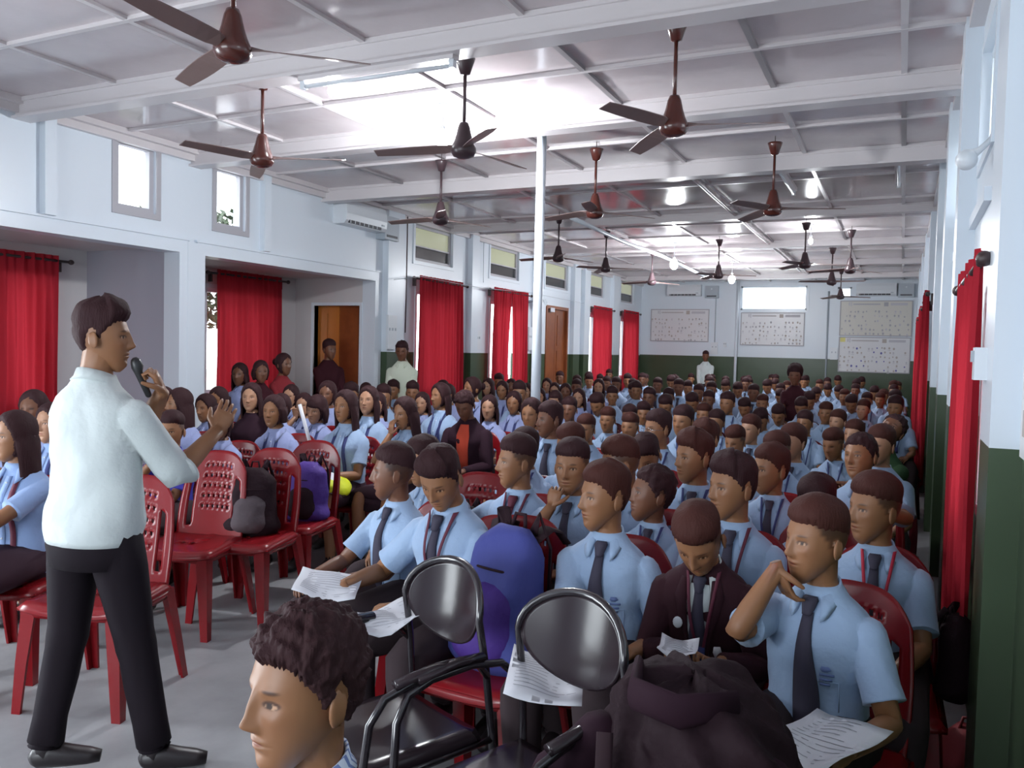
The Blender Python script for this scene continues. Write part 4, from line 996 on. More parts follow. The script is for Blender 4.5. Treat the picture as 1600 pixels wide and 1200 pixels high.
    for K, A_ in zip(kn, ak):
        A_ = np.array(A_, float); fd = g('footdir', None); fd = np.array(fd if fd else (0, -1, 0), float); fd /= np.linalg.norm(fd); h = A_[2]; gz = max(0.0, h-.09)
        pts = [A_-fd*.045+np.array([0, 0, -h+gz+.035]), A_-fd*.03+np.array([0, 0, -h+gz+.042]), A_+fd*.02+np.array([0, 0, -h+gz+.05]), A_+fd*.08+np.array([0, 0, -h+gz+.038]), A_+fd*.14+np.array([0, 0, -h+gz+.03]), A_+fd*.18+np.array([0, 0, -h+gz+.024])]
        b = MB(); b.add(*tube(pts, [(.022, .022), (.034, .038), (.038, .048), (.042, .036), (.040, .028), (.026, .020)], 12 if hero >= 2 else 7, ref=(fd[1], -fd[0], 0)))
        b.add(*tube([A_+np.array([0, 0, -h+gz+.04]), A_+np.array([0, 0, .02])], [.036, .036], 9)); b.obj('shoe', 'shoe_black', root, True)
    root['_crown'] = [float(c) for c in (toH([(0, .0, .143)])[0])]
    root['_ho'] = [float(c) for c in Ho]
    if g('glasses'):
        b = MB()
        for s in (-1, 1):
            pts = [toH([(s*.032+.021*math.cos(q), -.100+.012*abs(math.cos(q))*(s*math.cos(q) > 0), .004+.015*math.sin(q))])[0] for q in np.linspace(0, 2*PI, 15)]
            b.add(*tube(pts, [.0013]*15, 5)); b.add(*tube([toH([(s*.053, -.088, .006)])[0], toH([(s*.076, .0, .006)])[0]], [.0012, .0012], 5))
        b.add(*tube([toH([(-.011, -.103, .006)])[0], toH([(.011, -.103, .006)])[0]], [.0013, .0013], 5)); b.obj('glasses', 'chrome', root, True)
    return root, T, toH, sleeves

def put(root, x, y, ztop, yaw):
    """stand the figure so that its crown lies on the sight line of (x, y) at height ztop, turned by yaw"""
    c = root['_crown']; P = at_z(x, y, ztop); cy, sy = math.cos(yaw), math.sin(yaw)
    root.location = (P.x-(c[0]*cy-c[1]*sy), P.y-(c[0]*sy+c[1]*cy), 0); root.rotation_euler = (0, 0, yaw); return P

# ------------------------------------------------------------------ furniture and props: builders
def plate(P, mask, th, nrm=None):
    """grid of points P[i][j] with missing cells, given thickness along the grid normals"""
    P = np.array(P, float); a, b = P.shape[:2]; du = np.gradient(P, axis=0); dv = np.gradient(P, axis=1); N = np.cross(du, dv); N /= np.maximum(np.linalg.norm(N, axis=2, keepdims=True), 1e-9)
    V = np.concatenate([(P+N*th/2).reshape(-1, 3), (P-N*th/2).reshape(-1, 3)]); n = a*b; f = []; idx = lambda i, j: i*b+j
    ok = lambda i, j: 0 <= i < a-1 and 0 <= j < b-1 and mask(i, j)
    for i in range(a-1):
        for j in range(b-1):
            if not ok(i, j): continue
            q = (idx(i, j), idx(i+1, j), idx(i+1, j+1), idx(i, j+1)); f += [q, tuple(k+n for k in q[::-1])]
            for (di, dj), (s, e) in (((-1, 0), (q[0], q[3])), ((1, 0), (q[2], q[1])), ((0, -1), (q[1], q[0])), ((0, 1), (q[3], q[2]))):
                if not ok(i+di, j+dj): f.append((s, e, e+n, s+n))
    used = sorted({k for q in f for k in q}); mp = {k: i for i, k in enumerate(used)}
    return V[used], [tuple(mp[k] for k in q) for q in f]
CH_H = .865
def chair_parts():
    nu, nt = 26, 26; P = []
    for i in range(nu+1):
        u = -1+2*i/nu; row = []
        for j in range(nt+1):
            t = j/nt; top = CH_H-.10*abs(u)**3.2; z = .405+(top-.405)*t; w = .198-.022*t+.012*math.sin(t*PI)
            row.append((u*w, .175+.115*t**1.15-.045*(u*u)*(.35+.65*t)+.0, z))
        P.append(row)
    def mask(i, j):
        u = abs(-1+2*(i+.5)/nu); t = (j+.5)/nt
        if .62 < u < .80 and .16 < t < .74: return False
        if u < .5 and .34 < t < .86 and i % 2 == 0 and j % 3 == 0: return False
        return True
    back = plate(P, mask, .010)
    P = []
    for i in range(17):
        u = -1+2*i/16; row = []
        for j in range(17):
            v = -1+2*j/16; k = 1-.10*abs(u)**4; edge = max(abs(u), abs(v)); z = .432-.014*(1-u*u)*(1-.4*v)-.030*max(0, (edge-.86)/.14)**1.5
            row.append((u*.225*(1-.06*v), v*.215*k-.015, z))
        P.append(row)
    seat = plate(P, lambda i, j: not ((6 <= i <= 9) and j in (7, 8) and i % 2 == 0), .010)
    # apron under the rim
    ap = []
    an = np.linspace(0, 2*PI, 37)[:-1]; rings = []
    for z, s in ((.405, 1.0), (.375, .985), (.375, .955), (.405, .955)):
        e = .35; rings.append(np.stack([.222*s*np.sign(np.cos(an))*np.abs(np.cos(an))**e, .210*s*np.sign(np.sin(an))*np.abs(np.sin(an))**e-.015, np.full(36, z)], 1))
    v = np.concatenate(rings); f = [(r*36+k, r*36+(k+1) % 36, ((r+1) % 4)*36+(k+1) % 36, ((r+1) % 4)*36+k) for r in range(4) for k in range(36)]
    apron = (v, f); legs = []
    for sx in (-1, 1):
        for sy in (-1, 1):
            R = []
            for z, w, ox, oy in ((.41, .062, .213, .198 if sy < 0 else .185), (.2, .050, .228, .215 if sy < 0 else .225), (0.0, .038, .238, .225 if sy < 0 else .265)):
                t = .012; L = [(0, 0), (-w, 0), (-w, -t), (-t, -t), (-t, -w), (0, -w)]
                R.append(np.array([(sx*(ox+a), sy*(oy+b)-.015*(sy < 0), z) for a, b in L]))
            legs.append(ringloft(R if sx*sy < 0 else [r[::-1] for r in R]))
    return seat, apron, back, legs
CP = chair_parts(); CHM = {}
def chair_meshes(m):
    if m not in CHM:
        a = MB(); a.add(*CP[0]); a.add(*CP[1]); b = MB(); b.add(*CP[2]); ls = []
        for l in CP[3]: q = MB(); q.add(*l); ls.append(q.mesh('leg', m, False))
        j = MB(); j.add(*CP[0]); j.add(*CP[1]); j.add(*CP[2])
        for l in CP[3]: j.add(*l)
        CHM[m] = (a.mesh('seat', m), b.mesh('backrest', m), ls, j.mesh('chair', m))
    return CHM[m]
def red_chair(loc, rz, label, group=None, m='chair_red', full=True):
    se, ba, ls, j = chair_meshes(m)
    if not full: return link('plastic_chair', j, None, loc, rz, label, 'chair', group)
    r = thing('plastic_chair', label, 'chair', loc, rz, group); link('seat', se, r); link('backrest', ba, r)
    for l in ls: link('leg', l, r)
    return r

def visitor_chair(loc, rz, label):
    r = thing('visitor_chair', label, 'chair', loc, rz, 'black metal visitor chairs in the front row')
    # oval back panel, dished
    R = []; n = 36; an = np.arange(n)*2*PI/n; cz, by = .765, .235
    for k in (.12, .3, .55, .78, .93, 1.0): R.append(np.stack([.185*max(k, .02)*np.cos(an), np.full(n, by)+.0-.045*(.185*k*np.cos(an)/.185)**2+.02*(.12*k*np.sin(an)/.12), cz+.118*max(k, .02)*np.sin(an)], 1))
    V = np.concatenate(R+[q+np.array([0, .008, 0]) for q in R[::-1]]); m = len(R)*2
    f = [(i*n+j, i*n+(j+1) % n, (i+1)*n+(j+1) % n, (i+1)*n+j) for i in range(m-1) for j in range(n)]+[tuple(range(n)), tuple(range((m-1)*n+n-1, (m-1)*n-1, -1))]
    b = MB(); b.add(V, f); b.obj('back_panel', 'black_panel', r, True)
    hoop = [(-.205, .27, .01), (-.21, .235, .42), (-.20, .215, .62)]+[(.195*math.cos(a), by-.045*math.cos(a)**2+.02*math.sin(a), cz+.128*math.sin(a)) for a in np.linspace(PI*1.0, 0, 17)]+[(.20, .215, .62), (.21, .235, .42), (.205, .27, .01)]
    b = MB(); b.add(*tube(hoop, [.0115]*len(hoop), 12)); b.obj('back_frame', 'black_metal', r, True)
    for s in (-1, 1):
        pts = [(s*.205, .215, .60), (s*.232, .16, .655), (s*.245, .06, .668), (s*.248, -.08, .662), (s*.245, -.16, .64), (s*.238, -.20, .58), (s*.228, -.215, .44), (s*.22, -.235, .01)]
        b = MB(); b.add(*tube(pts, [.0115]*8, 12)); b.obj('arm_frame', 'black_metal', r, True)
        b = MB(); b.add(*tube([(s*.245, .10, .683), (s*.248, .0, .687), (s*.248, -.13, .672)], [(.012, .019)]*3, 12, ref=(0, 0, 1))); b.obj('arm_pad', 'black_panel', r, True)
        b = MB(); b.add(*tube([(s*.225, -.21, .405), (s*.21, .235, .405)], [.010]*2, 10)); b.obj('side_rail', 'black_metal', r, True)
        b = MB(); b.add(*lathe([(.0, 0), (.016, 0), (.016, .03), (0, .03)], 10, (s*.22, -.235, 0))); b.obj('rubber_foot', 'black_metal', r, True)
    P = []
    for i in range(15):
        u = -1+2*i/14; row = []
        for j in range(15):
            v = -1+2*j/14; row.append((u*.215*(1-.03*v*v), v*.205*(1-.03*u*u)-.005, .435-.010*(1-u*u)-.022*max(0, (abs(u)-.85)/.15)**2-.022*max(0, (-v-.82)/.18)**2))
        P.append(row)
    b = MB(); b.add(*plate(P, lambda i, j: True, .016)); b.obj('seat', 'black_panel', r, True)
    return r

def blob(rows, n=22, e=.8, nz=.01, seed=0, fr=9):
    v, f = ringloft(oval_rings(rows, n, e)); off = Vector((seed*3.1, seed, 0))
    for i in range(len(v)): v[i] += np.array(noise.noise_vector(Vector(v[i]*fr)+off))*nz
    return v, f
def backpack(loc, rz, label, m1, m2, sc=1.0, tilt=-.2, mstrap='strap_dark', extras=None):
    r = thing('backpack', label, 'bag', loc, rz); r.rotation_euler = (tilt, 0, rz); r.scale = (sc,)*3
    b = MB(); b.add(*blob(dense_rows([(0, .10, .06, .06, 0), (.02, .145, .09, .08, 0), (.15, .155, .105, .085, 0), (.30, .145, .09, .08, 0), (.40, .12, .065, .07, 0), (.45, .06, .03, .04, 0)], 18), 28, .6, .012, len(label))); b.obj('body', m1, r, True)
    b = MB(); b.add(*blob(dense_rows([(.03, .09, .12, .0, 0), (.05, .115, .14, .0, 0), (.16, .118, .145, .0, 0), (.24, .10, .12, .0, 0), (.27, .07, .09, .0, 0)], 12), 22, .6, .006, 3)); b.obj('front_pocket', m2, r, True)
    for s in (-1, 1):
        b = MB(); b.add(*tube([(s*.05, .05, .42), (s*.08, .03, .50), (s*.10, .10, .40), (s*.11, .12, .25), (s*.11, .09, .08)], [(.024, .006)]*5, 8, ref=(1, 0, 0))); b.obj('shoulder_strap', mstrap, r, True)
    b = MB(); b.add(*tube([(-.03, .03, .44), (-.02, .03, .49), (.02, .03, .49), (.03, .03, .44)], [.007]*4, 8)); b.obj('handle', mstrap, r, True)
    b = MB(); b.add(*tube([(.125*math.sin(a), -.095*math.cos(a)-.0, .31) for a in np.linspace(-1.3, 1.3, 11)], [.004]*11, 6)); b.obj('zip', mstrap, r, True)
    return r
def sheet(loc, rot, w, h, label, lines=True, cat='paper', bend=.012, seed=0):
    r = thing('paper_sheet', label, cat, loc); r.rotation_euler = rot; P = []
    for i in range(7):
        P.append([(-w/2+w*i/6, -h/2+h*j/8, bend*math.sin(i*1.1+seed)*math.sin(j*.6+seed)+bend*((i-3)/3)**2) for j in range(9)])
    b = MB(); b.add(*plate(P, lambda i, j: True, .0012)); b.obj('page', 'paper', r, True)
    if lines:
        b = MB(); rs = random.Random(seed)
        for k in range(12):
            y = h*.40-k*h*.065; x1 = w*rs.uniform(.1, .42); j = (y+h/2)/h*8
            zz = [bend*math.sin(((x+w/2)/w*6)*1.1+seed)*math.sin(j*.6+seed)+bend*((((x+w/2)/w*6)-3)/3)**2+.0016 for x in np.linspace(-w*.4, x1, 8)]
            xs = np.linspace(-w*.4, x1, 8); v = [(x, y, z) for x, z in zip(xs, zz)]+[(x, y+.0028, z) for x, z in zip(xs, zz)]
            b.add(v, [(i, i+1, 9+i, 8+i) for i in range(7)])
        b.obj('print_lines', 'ink', r)
    return r

# ------------------------------------------------------------------ the people nearest the camera
def lap(s, x=.09, y=-.34, z=.60, curl=.5): return ((s*x, y, z), None, None, curl)
CHIN = ('H', (-.012, -.120, -.070), (-.30, -.75, .30), ((.22, .28, -.92), (.1, 1, .2)), .5)
MOUTH = ('H', (-.035, -.150, -.150), (-.35, -.5, .3), ((.15, .2, .95), (.1, 1, -.1)), 1.7)
FACE = ('H', (-.03, -.135, -.135), (-.25, -.6, .3), ((.1, .15, 1.0), (.1, 1, 0)), .35)
D = dict
HEROES = [
 # x, ytop, ztop, body yaw, label, spec
 (615, 692, 1.150, -.25, 'boy in blue shirt and dark tie in left profile, white paper on his knees', D(yaw=-0.96, hair='fade', tie='tie_dark', crest=True, skin='skin_deep', lean=.06, arms={'R': ((-.16, -.36, .60), None, None, .4), 'L': ((.02, -.36, .62), None, None, .5)}, seed=3, tieshift=-.10)),
 (676, 693, 1.21, -.20, 'boy looking down with red and gold lanyard, arm across the lap of his neighbour', D(yaw=0.05, pitch=.55, lean=.16, hair='quiff', tie='tie_dark', lanyard='tie_maroon', seed=5, arms={'R': ((-.27, -.36, .66), (-.5, .1, .5), ((-.6, -.5, -.5), (-.3, .2, -1)), .3), 'L': ((.03, -.34, .63), None, None, .5)})),
 (655, 680, 1.13, 0, 'boy half hidden behind the two boys at the left end of the front row', D(yaw=-0.48, pitch=.2, hair='short', seed=8)),
 (808, 678, 1.18, -.05, 'boy with maroon tie and lanyard, right arm stretched over the next chair', D(yaw=-0.80, hair='fade', tie='tie_maroon', lanyard='tie_maroon', seed=11, tieshift=-.12, arms={'R': ((-.42, -.12, .72), (-.4, .3, .6), None, .5), 'L': lap(1)})),
 (895, 685, 1.18, 0, 'boy in blue shirt resting his fist against his mouth', D(yaw=0.02, hair='fade', tie='tie_dark', seed=13, arms={'R': MOUTH, 'L': lap(1, .02, -.25, .64)}, skin='skin_tan')),
 (945, 720, 1.18, 0, 'front row boy with dark tie and pocket crest, beside the blue backpack', D(yaw=-0.73, hair='short', hairmat='hair_brown', tie='tie_dark', crest=True, seed=15, arms={'R': ((.02, -.40, .60), None, ((.5, -.7, -.3), (0, .2, -1)), .8), 'L': ((.16, -.22, .60), None, None, .5)})),
 (1025, 725, 1.10, -.05, 'dark-skinned boy gazing up left behind the blazer boy', D(yaw=-0.96, pitch=-.12, hair='curly', thick=.5, tie='tie_dark', lanyard='strap_navy', skin='skin_deep', seed=17)),
 (1082, 778, 1.12, 0, 'boy in dark maroon blazer with badge, head bowed over a notepad', D(top='blazer', sleeve='long', yaw=-0.05, pitch=.72, lean=.24, hair='fade', hairmat='hair_brown', tie='tie_dark', lanyard='tie_maroon', collarmat='shirt_white', seed=19, grow=.022, arms={'R': ((-.05, -.30, .66), None, ((.4, -.8, -.2), (0, .3, -1)), .8), 'L': ((.10, -.30, .64), None, ((-.4, -.7, .0), (0, 0, 1)), .7)})),
 (1145, 708, 1.200, -.05, 'boy with swept fringe and maroon lanyard directly behind the blazer boy', D(yaw=-0.73, hair='quiff', tie='tie_dark', lanyard='tie_maroon', crest=True, seed=21)),
 (1205, 693, 1.140, -.08, 'boy with open collar and dark tie, right of the swept-fringe boy', D(yaw=-0.78, hair='short', hairmat='hair_brown', tie='tie_dark', lanyard='strap_navy', seed=23, skin='skin_tan')),
 (1277, 775, 1.17, -.32, 'front row boy resting his chin on the back of his right hand', D(yaw=-0.80, hair='fade', hairmat='hair_brown', tie='tie_dark', crest=True, seed=25, lean=.06, arms={'R': CHIN, 'L': ((.20, -.30, .60), None, None, .5)}, tieshift=.05)),
 (1275, 741, 1.090, 0, 'boy half hidden directly behind the boy resting his chin on his hand', D(yaw=-0.20, pitch=.2, hair='short', seed=27)),
 (1368, 738, 1.170, -.05, 'boy with bright red tie and pocket crest nearest the right aisle', D(yaw=-0.86, hair='fade', hairmat='hair_brown', tie='tie_dark', lanyard='tie_red', crest=True, seed=29)),
 (1345, 675, 1.18, -.1, 'sleepy-looking boy leaning his arm on a chair, behind the red-tie boy', D(yaw=-0.53, pitch=-.10, roll=-.08, hair='curly', thick=.45, seed=31, arms={'R': ((-.05, -.34, .66), None, None, .5), 'L': ((.12, -.38, .86), (.5, -.2, .7), ((-1, -.2, 0), (0, 0, -1)), .6)})),
 (1085, 672, 1.210, -.05, 'tall boy with lanyard in the third row, brown swept hair, looking left', D(yaw=-0.73, hair='quiff', hairmat='hair_brown', lanyard='strap_navy', tie='tie_dark', seed=33)),
 (1028, 640, 1.20, 0, 'boy wearing spectacles in the middle of the right block', D(yaw=-0.66, hair='short', glasses=True, lanyard='strap_navy', tie='tie_dark', seed=35)),
 (859, 627, 1.22, 0, 'boy just right of the white column, head turned left', D(yaw=-0.68, hair='short', tie='tie_dark', skin='skin_deep', seed=37)),
 (963, 680, 1.190, 0, 'boy turned towards his neighbour behind the front row boy beside the backpack', D(yaw=-1.08, pitch=.15, hair='fade', hairmat='hair_brown', seed=39)),
 (1004, 674, 1.130, 0, 'boy with round dark head bowed low, left of the brown-haired tall boy', D(yaw=-0.05, pitch=.62, hair='short', lean=.1, seed=41)),
 (1410, 640, 1.22, -.35, 'person in dark green top leaning back with tilted head at the right aisle', D(top='tee_green', collar=False, yaw=-0.25, pitch=-.55, roll=.35, side=.22, hair='curly', thick=.4, skin='skin_deep', seed=43, placket=False, arms={'R': ((-.04, -.30, .72), None, None, .6), 'L': ((.02, -.34, .74), (.6, -.1, .6), ((-1, -.1, 0), (0, 0, -1)), .7)})),
 # left block
 (540, 608, 1.240, .12, 'girl with long straight hair, hands folded above the yellow bag', D(female=True, hair='long', hairlen=.36, front=66, yaw=-.05, strap='strap_navy', legs='skirt', legmat='skirt_dark', skin='skin_tan', seed=45, arms={'R': ((-.02, -.33, .66), None, ((.6, -.6, .2), (0, .2, -1)), .7), 'L': ((.04, -.32, .64), None, ((-.6, -.6, .1), (0, 0, -1)), .7)})),
 (23, 640, 1.22, .35, 'girl with long black hair at the left edge, forearm reaching forward', D(female=True, hair='long', hairlen=.34, front=62, yaw=-.15, legs='skirt', legmat='skirt_dark', top='shirt_blue_deep', seed=47, strap='tie_maroon', arms={'R': ((-.16, -.40, .70), None, None, .5), 'L': ((-.05, -.42, .72), None, None, .4)})),
 (80, 628, 1.180, .3, 'pale-faced girl beside the sleeve of the walking man', D(female=True, hair='bob', yaw=.12, skin='skin_pale', legs='skirt', legmat='skirt_dark', top='shirt_blue_deep', strap='strap_navy', seed=49)),
 (268, 642, 1.130, .25, 'boy in royal blue polo shirt covering his mouth with his hand', D(top='tee_royal', yaw=.45, hair='fade', placket=False, seed=51, collarmat='tee_royal', arms={'R': MOUTH, 'L': ((-.02, -.26, .70), None, None, .6)})),
 (345, 632, 1.140, .25, 'dark-skinned girl with shining cheeks behind the empty bright red chair', D(female=True, hair='pony', yaw=.5, skin='skin_deep', top='shirt_violet', strap='strap_navy', legs='skirt', legmat='skirt_dark', seed=53)),
 (428, 616, 1.190, .2, 'girl with cropped side-swept hair leaning forward above the black bag', D(female=True, hair='bob', yaw=.22, lean=.18, top='shirt_violet', skin='skin_tan', strap='strap_navy', legs='skirt', legmat='skirt_dark', seed=55)),
 (393, 597, 1.240, .15, 'smiling girl in dark jacket with long hair in the second girls row', D(female=True, hair='long', yaw=.4, top='jacket_dark', skin='skin_pale', legs='skirt', legmat='skirt_dark', collar=False, seed=57)),
 (495, 615, 1.160, .15, 'girl with heavy fringe raising two fingers and holding a white paper roll', D(female=True, hair='bangs', hairlen=.12, yaw=.05, pitch=.2, roll=.15, skin='skin_pale', top='shirt_violet', strap='strap_navy', legs='skirt', legmat='skirt_dark', seed=59, arms={'R': ('H', (-.125, -.12, -.06), (-.6, -.3, .3), ((-.1, -.05, 1), (0, -1, 0)), .7), 'L': lap(1)})),
 (577, 602, 1.240, .1, 'girl with long loose hair framing both cheeks, behind the yellow bag', D(female=True, hair='long', hairlen=.34, front=56, yaw=.18, pitch=-.08, skin='skin_pale', strap='strap_navy', legs='skirt', legmat='skirt_dark', seed=61)),
 (630, 618, 1.205, 0, 'girl with a wristwatch hiding her face behind her raised hand', D(female=True, hair='long', hairlen=.30, yaw=-.25, pitch=.15, legs='skirt', legmat='skirt_dark', top='shirt_blue', seed=63, arms={'R': FACE, 'L': lap(1)})),
 (688, 597, 1.25, 0, 'girl with long hair and crossed navy lanyard, looking left in profile', D(female=True, hair='long', hairlen=.26, front=75, yaw=-.38, skin='skin_tan', lanyard='strap_navy', strap='strap_navy', legs='skirt', legmat='skirt_dark', seed=65)),
 (722, 607, 1.240, .1, 'person in dark jacket over an orange red top, head bowed, paper on lap', D(top='jacket_dark', frontpatch='top_orange', sleeve='long', collar=False, yaw=.1, pitch=.5, lean=.12, hair='curly', thick=.5, skin='skin_deep', seed=67)),
 (738, 588, 1.280, 0, 'young woman with earring and tied hair looking left, right of the dark jacket wearer', D(female=True, hair='bun', yaw=-.55, skin='skin_tan', top='shirt_violet', strap='strap_navy', legs='skirt', legmat='skirt_dark', seed=69)),
 (280, 605, 1.220, .1, 'girl seen from the side with sleek long black hair, behind the royal blue polo boy', D(female=True, hair='long', hairlen=.36, front=72, yaw=-.5, top='shirt_violet', legs='skirt', legmat='skirt_dark', seed=71)),
 (320, 614, 1.130, .1, 'girl looking left between the sleek-haired girl and the shining-cheeked girl', D(female=True, hair='pony', yaw=.05, pitch=.1, top='shirt_violet', strap='strap_navy', legs='skirt', legmat='skirt_dark', seed=73)),
]
OCC = []     # occupied seats: (x, y)
def seat_for(root, yaw, label, full=True, m='chair_red'):
    x, y = root.location.x, root.location.y
    return red_chair((x+.02*math.sin(yaw), y+.0*math.cos(yaw), 0), yaw, label, 'red plastic chairs of the audience', m, full)
hero_roots = {}
for i, (x, y, zt, byaw, lab, sp) in enumerate(HEROES):
    sp = dict(sp); sp['ztop'] = zt; sp['yaw'] = sp.get('yaw', 0)-byaw if False else sp.get('yaw', 0)-byaw
    r, T, toH, sl = person('person', lab, sp, 2); r['group'] = 'seated audience'
    put(r, x, y, zt, byaw); hero_roots[x] = r; OCC.append((r.location.x, r.location.y))

# ------------------------------------------------------------------ audience prototypes, copied along the rows
PB = [D(yaw=-.15, hair='fade', hairmat='hair_brown', seed=101), D(yaw=-.35, hair='short', seed=102, lanyard='strap_navy'), D(yaw=-.55, hair='quiff', seed=103, hairmat='hair_brown', tie='tie_dark'), D(yaw=-.75, hair='fade', seed=104, skin='skin_deep', tie='tie_dark'),
      D(yaw=-.10, pitch=.45, hair='short', seed=105, lean=.08), D(yaw=-.40, pitch=.2, hair='fade', seed=106, hairmat='hair_brown', lanyard='strap_navy'), D(yaw=.05, hair='short', seed=107, skin='skin_deep', tie='tie_dark'), D(yaw=.3, pitch=.05, hair='quiff', seed=108),
      D(yaw=-.45, pitch=-.05, hair='short', seed=109, skin='skin_pale', tie='tie_dark', hairmat='hair_brown')]
PG = [D(yaw=0, hair='long', seed=111, skin='skin_pale'), D(yaw=.25, hair='long', front=70, seed=112, skin='skin_pale'), D(yaw=-.3, hair='bob', seed=113), D(yaw=.1, hair='pony', seed=114, pitch=.1), D(yaw=-.15, hair='bangs', seed=115, skin='skin_pale'), D(yaw=.4, hair='bun', seed=116, skin='skin_deep')]
protos = {'B': [], 'G': []}
for k, sp in enumerate(PB):
    sp['ztop'] = 1.18; r, *_ = person('person', 'x', sp, 2 if k in (2, 3) else 1); protos['B'].append([r, sp, False])
for k, sp in enumerate(PG):
    sp.update(ztop=1.22, female=True, legs='skirt', legmat='skirt_dark', top='shirt_violet', strap='strap_navy'); r, *_ = person('person', 'x', sp, 1); protos['G'].append([r, sp, False])

# people on their feet --------------------------------------------------------
def standing(name, label, sp, foot, yaw, height, hero=2):
    """adult on foot; foot = (x, y) on the floor"""
    k = height/1.70; b = .86*k; dz = .02
    sp = dict(sp); sp['stand'] = True; sp['base'] = (0, 0, b); sp['head'] = sp.get('head', 1.0); sp['ztop'] = height
    sp.setdefault('hips', ((-.085, 0, b+.02), (.085, 0, b+.02))); sp.setdefault('knees', ((-.10, -.01, .48*k), (.10, -.01, .48*k))); sp.setdefault('ankles', ((-.10, .02, .09), (.10, .02, .09)))
    r, T, toH, sl = person(name, label, sp, hero); r.location = (foot[0], foot[1], 0); r.rotation_euler = (0, 0, yaw); return r, toH, sl
pf = at_z(165, 1160, 0)
PY = PI+.10      # walking away to the right, towards the audience
pres, ptoH, psl = standing('person', 'man in white shirt and dark trousers walking, holding a microphone to his mouth',
    D(top='shirt_white', sleeve='rolled', hair='quiff', thick=1.1, yaw=-1.05, lean=.03, skin='skin_tan', legmat='trouser_black', seed=80, fat=.01, grow=.012, crest=False, placket=False, head=1.0,
      arms={'R': ((-.24, -.36, 1.22), (-.24, .35, .6), ((-.1, -.5, .9), (.6, -.8, 0)), .4), 'L': ('H', (.03, -.19, -.19), (.3, -.5, .8), ((-.3, .3, 1), (-.2, 1, 0)), 1.5)},
      knees=((-.13, -.06, .47), (.10, .02, .50)), ankles=((-.20, -.08, .09), (.12, .10, .12)), footdir=(-.8, -.6, 0)), (pf.x+.0, pf.y+.12), PY, 1.70)
put(pres, 163, 476, 1.685, PY)
# his microphone
mb = MB(); q = ptoH([(.0, -.150, -.200), (.0, -.116, -.120), (.0, -.112, -.100), (.0, -.106, -.080)])
mb.add(*tube(q, [.011, .014, .021, .018], 14, round_ends=True)); mic = mb.obj('microphone', 'mic_black', None, True, label='black handheld microphone at the mouth of the walking man', cat='microphone')
mic.location = pres.location; mic.rotation_euler = pres.rotation_euler
def stand_at(x, y, zt, yaw, label, sp, hero=1):
    P = at_z(x, y, zt); r, *_ = standing('person', label, sp, (P.x, P.y), yaw, zt, hero); return r
P = at_y(1103, 548, 19.9); stand_at(1103, 548, P.z, .1, 'man in white shirt standing at the far wall below the first poster', D(top='shirt_white', hair='short', skin='skin_deep', seed=81, sleeve='long'))
bpy.data.objects[-1] if False else None
def stand_depth(x, y, Y, yaw, label, sp, hero=1):
    P = at_y(x, y, Y); r, *_ = standing('person', label, sp, (P.x, P.y), yaw, P.z, hero); return r
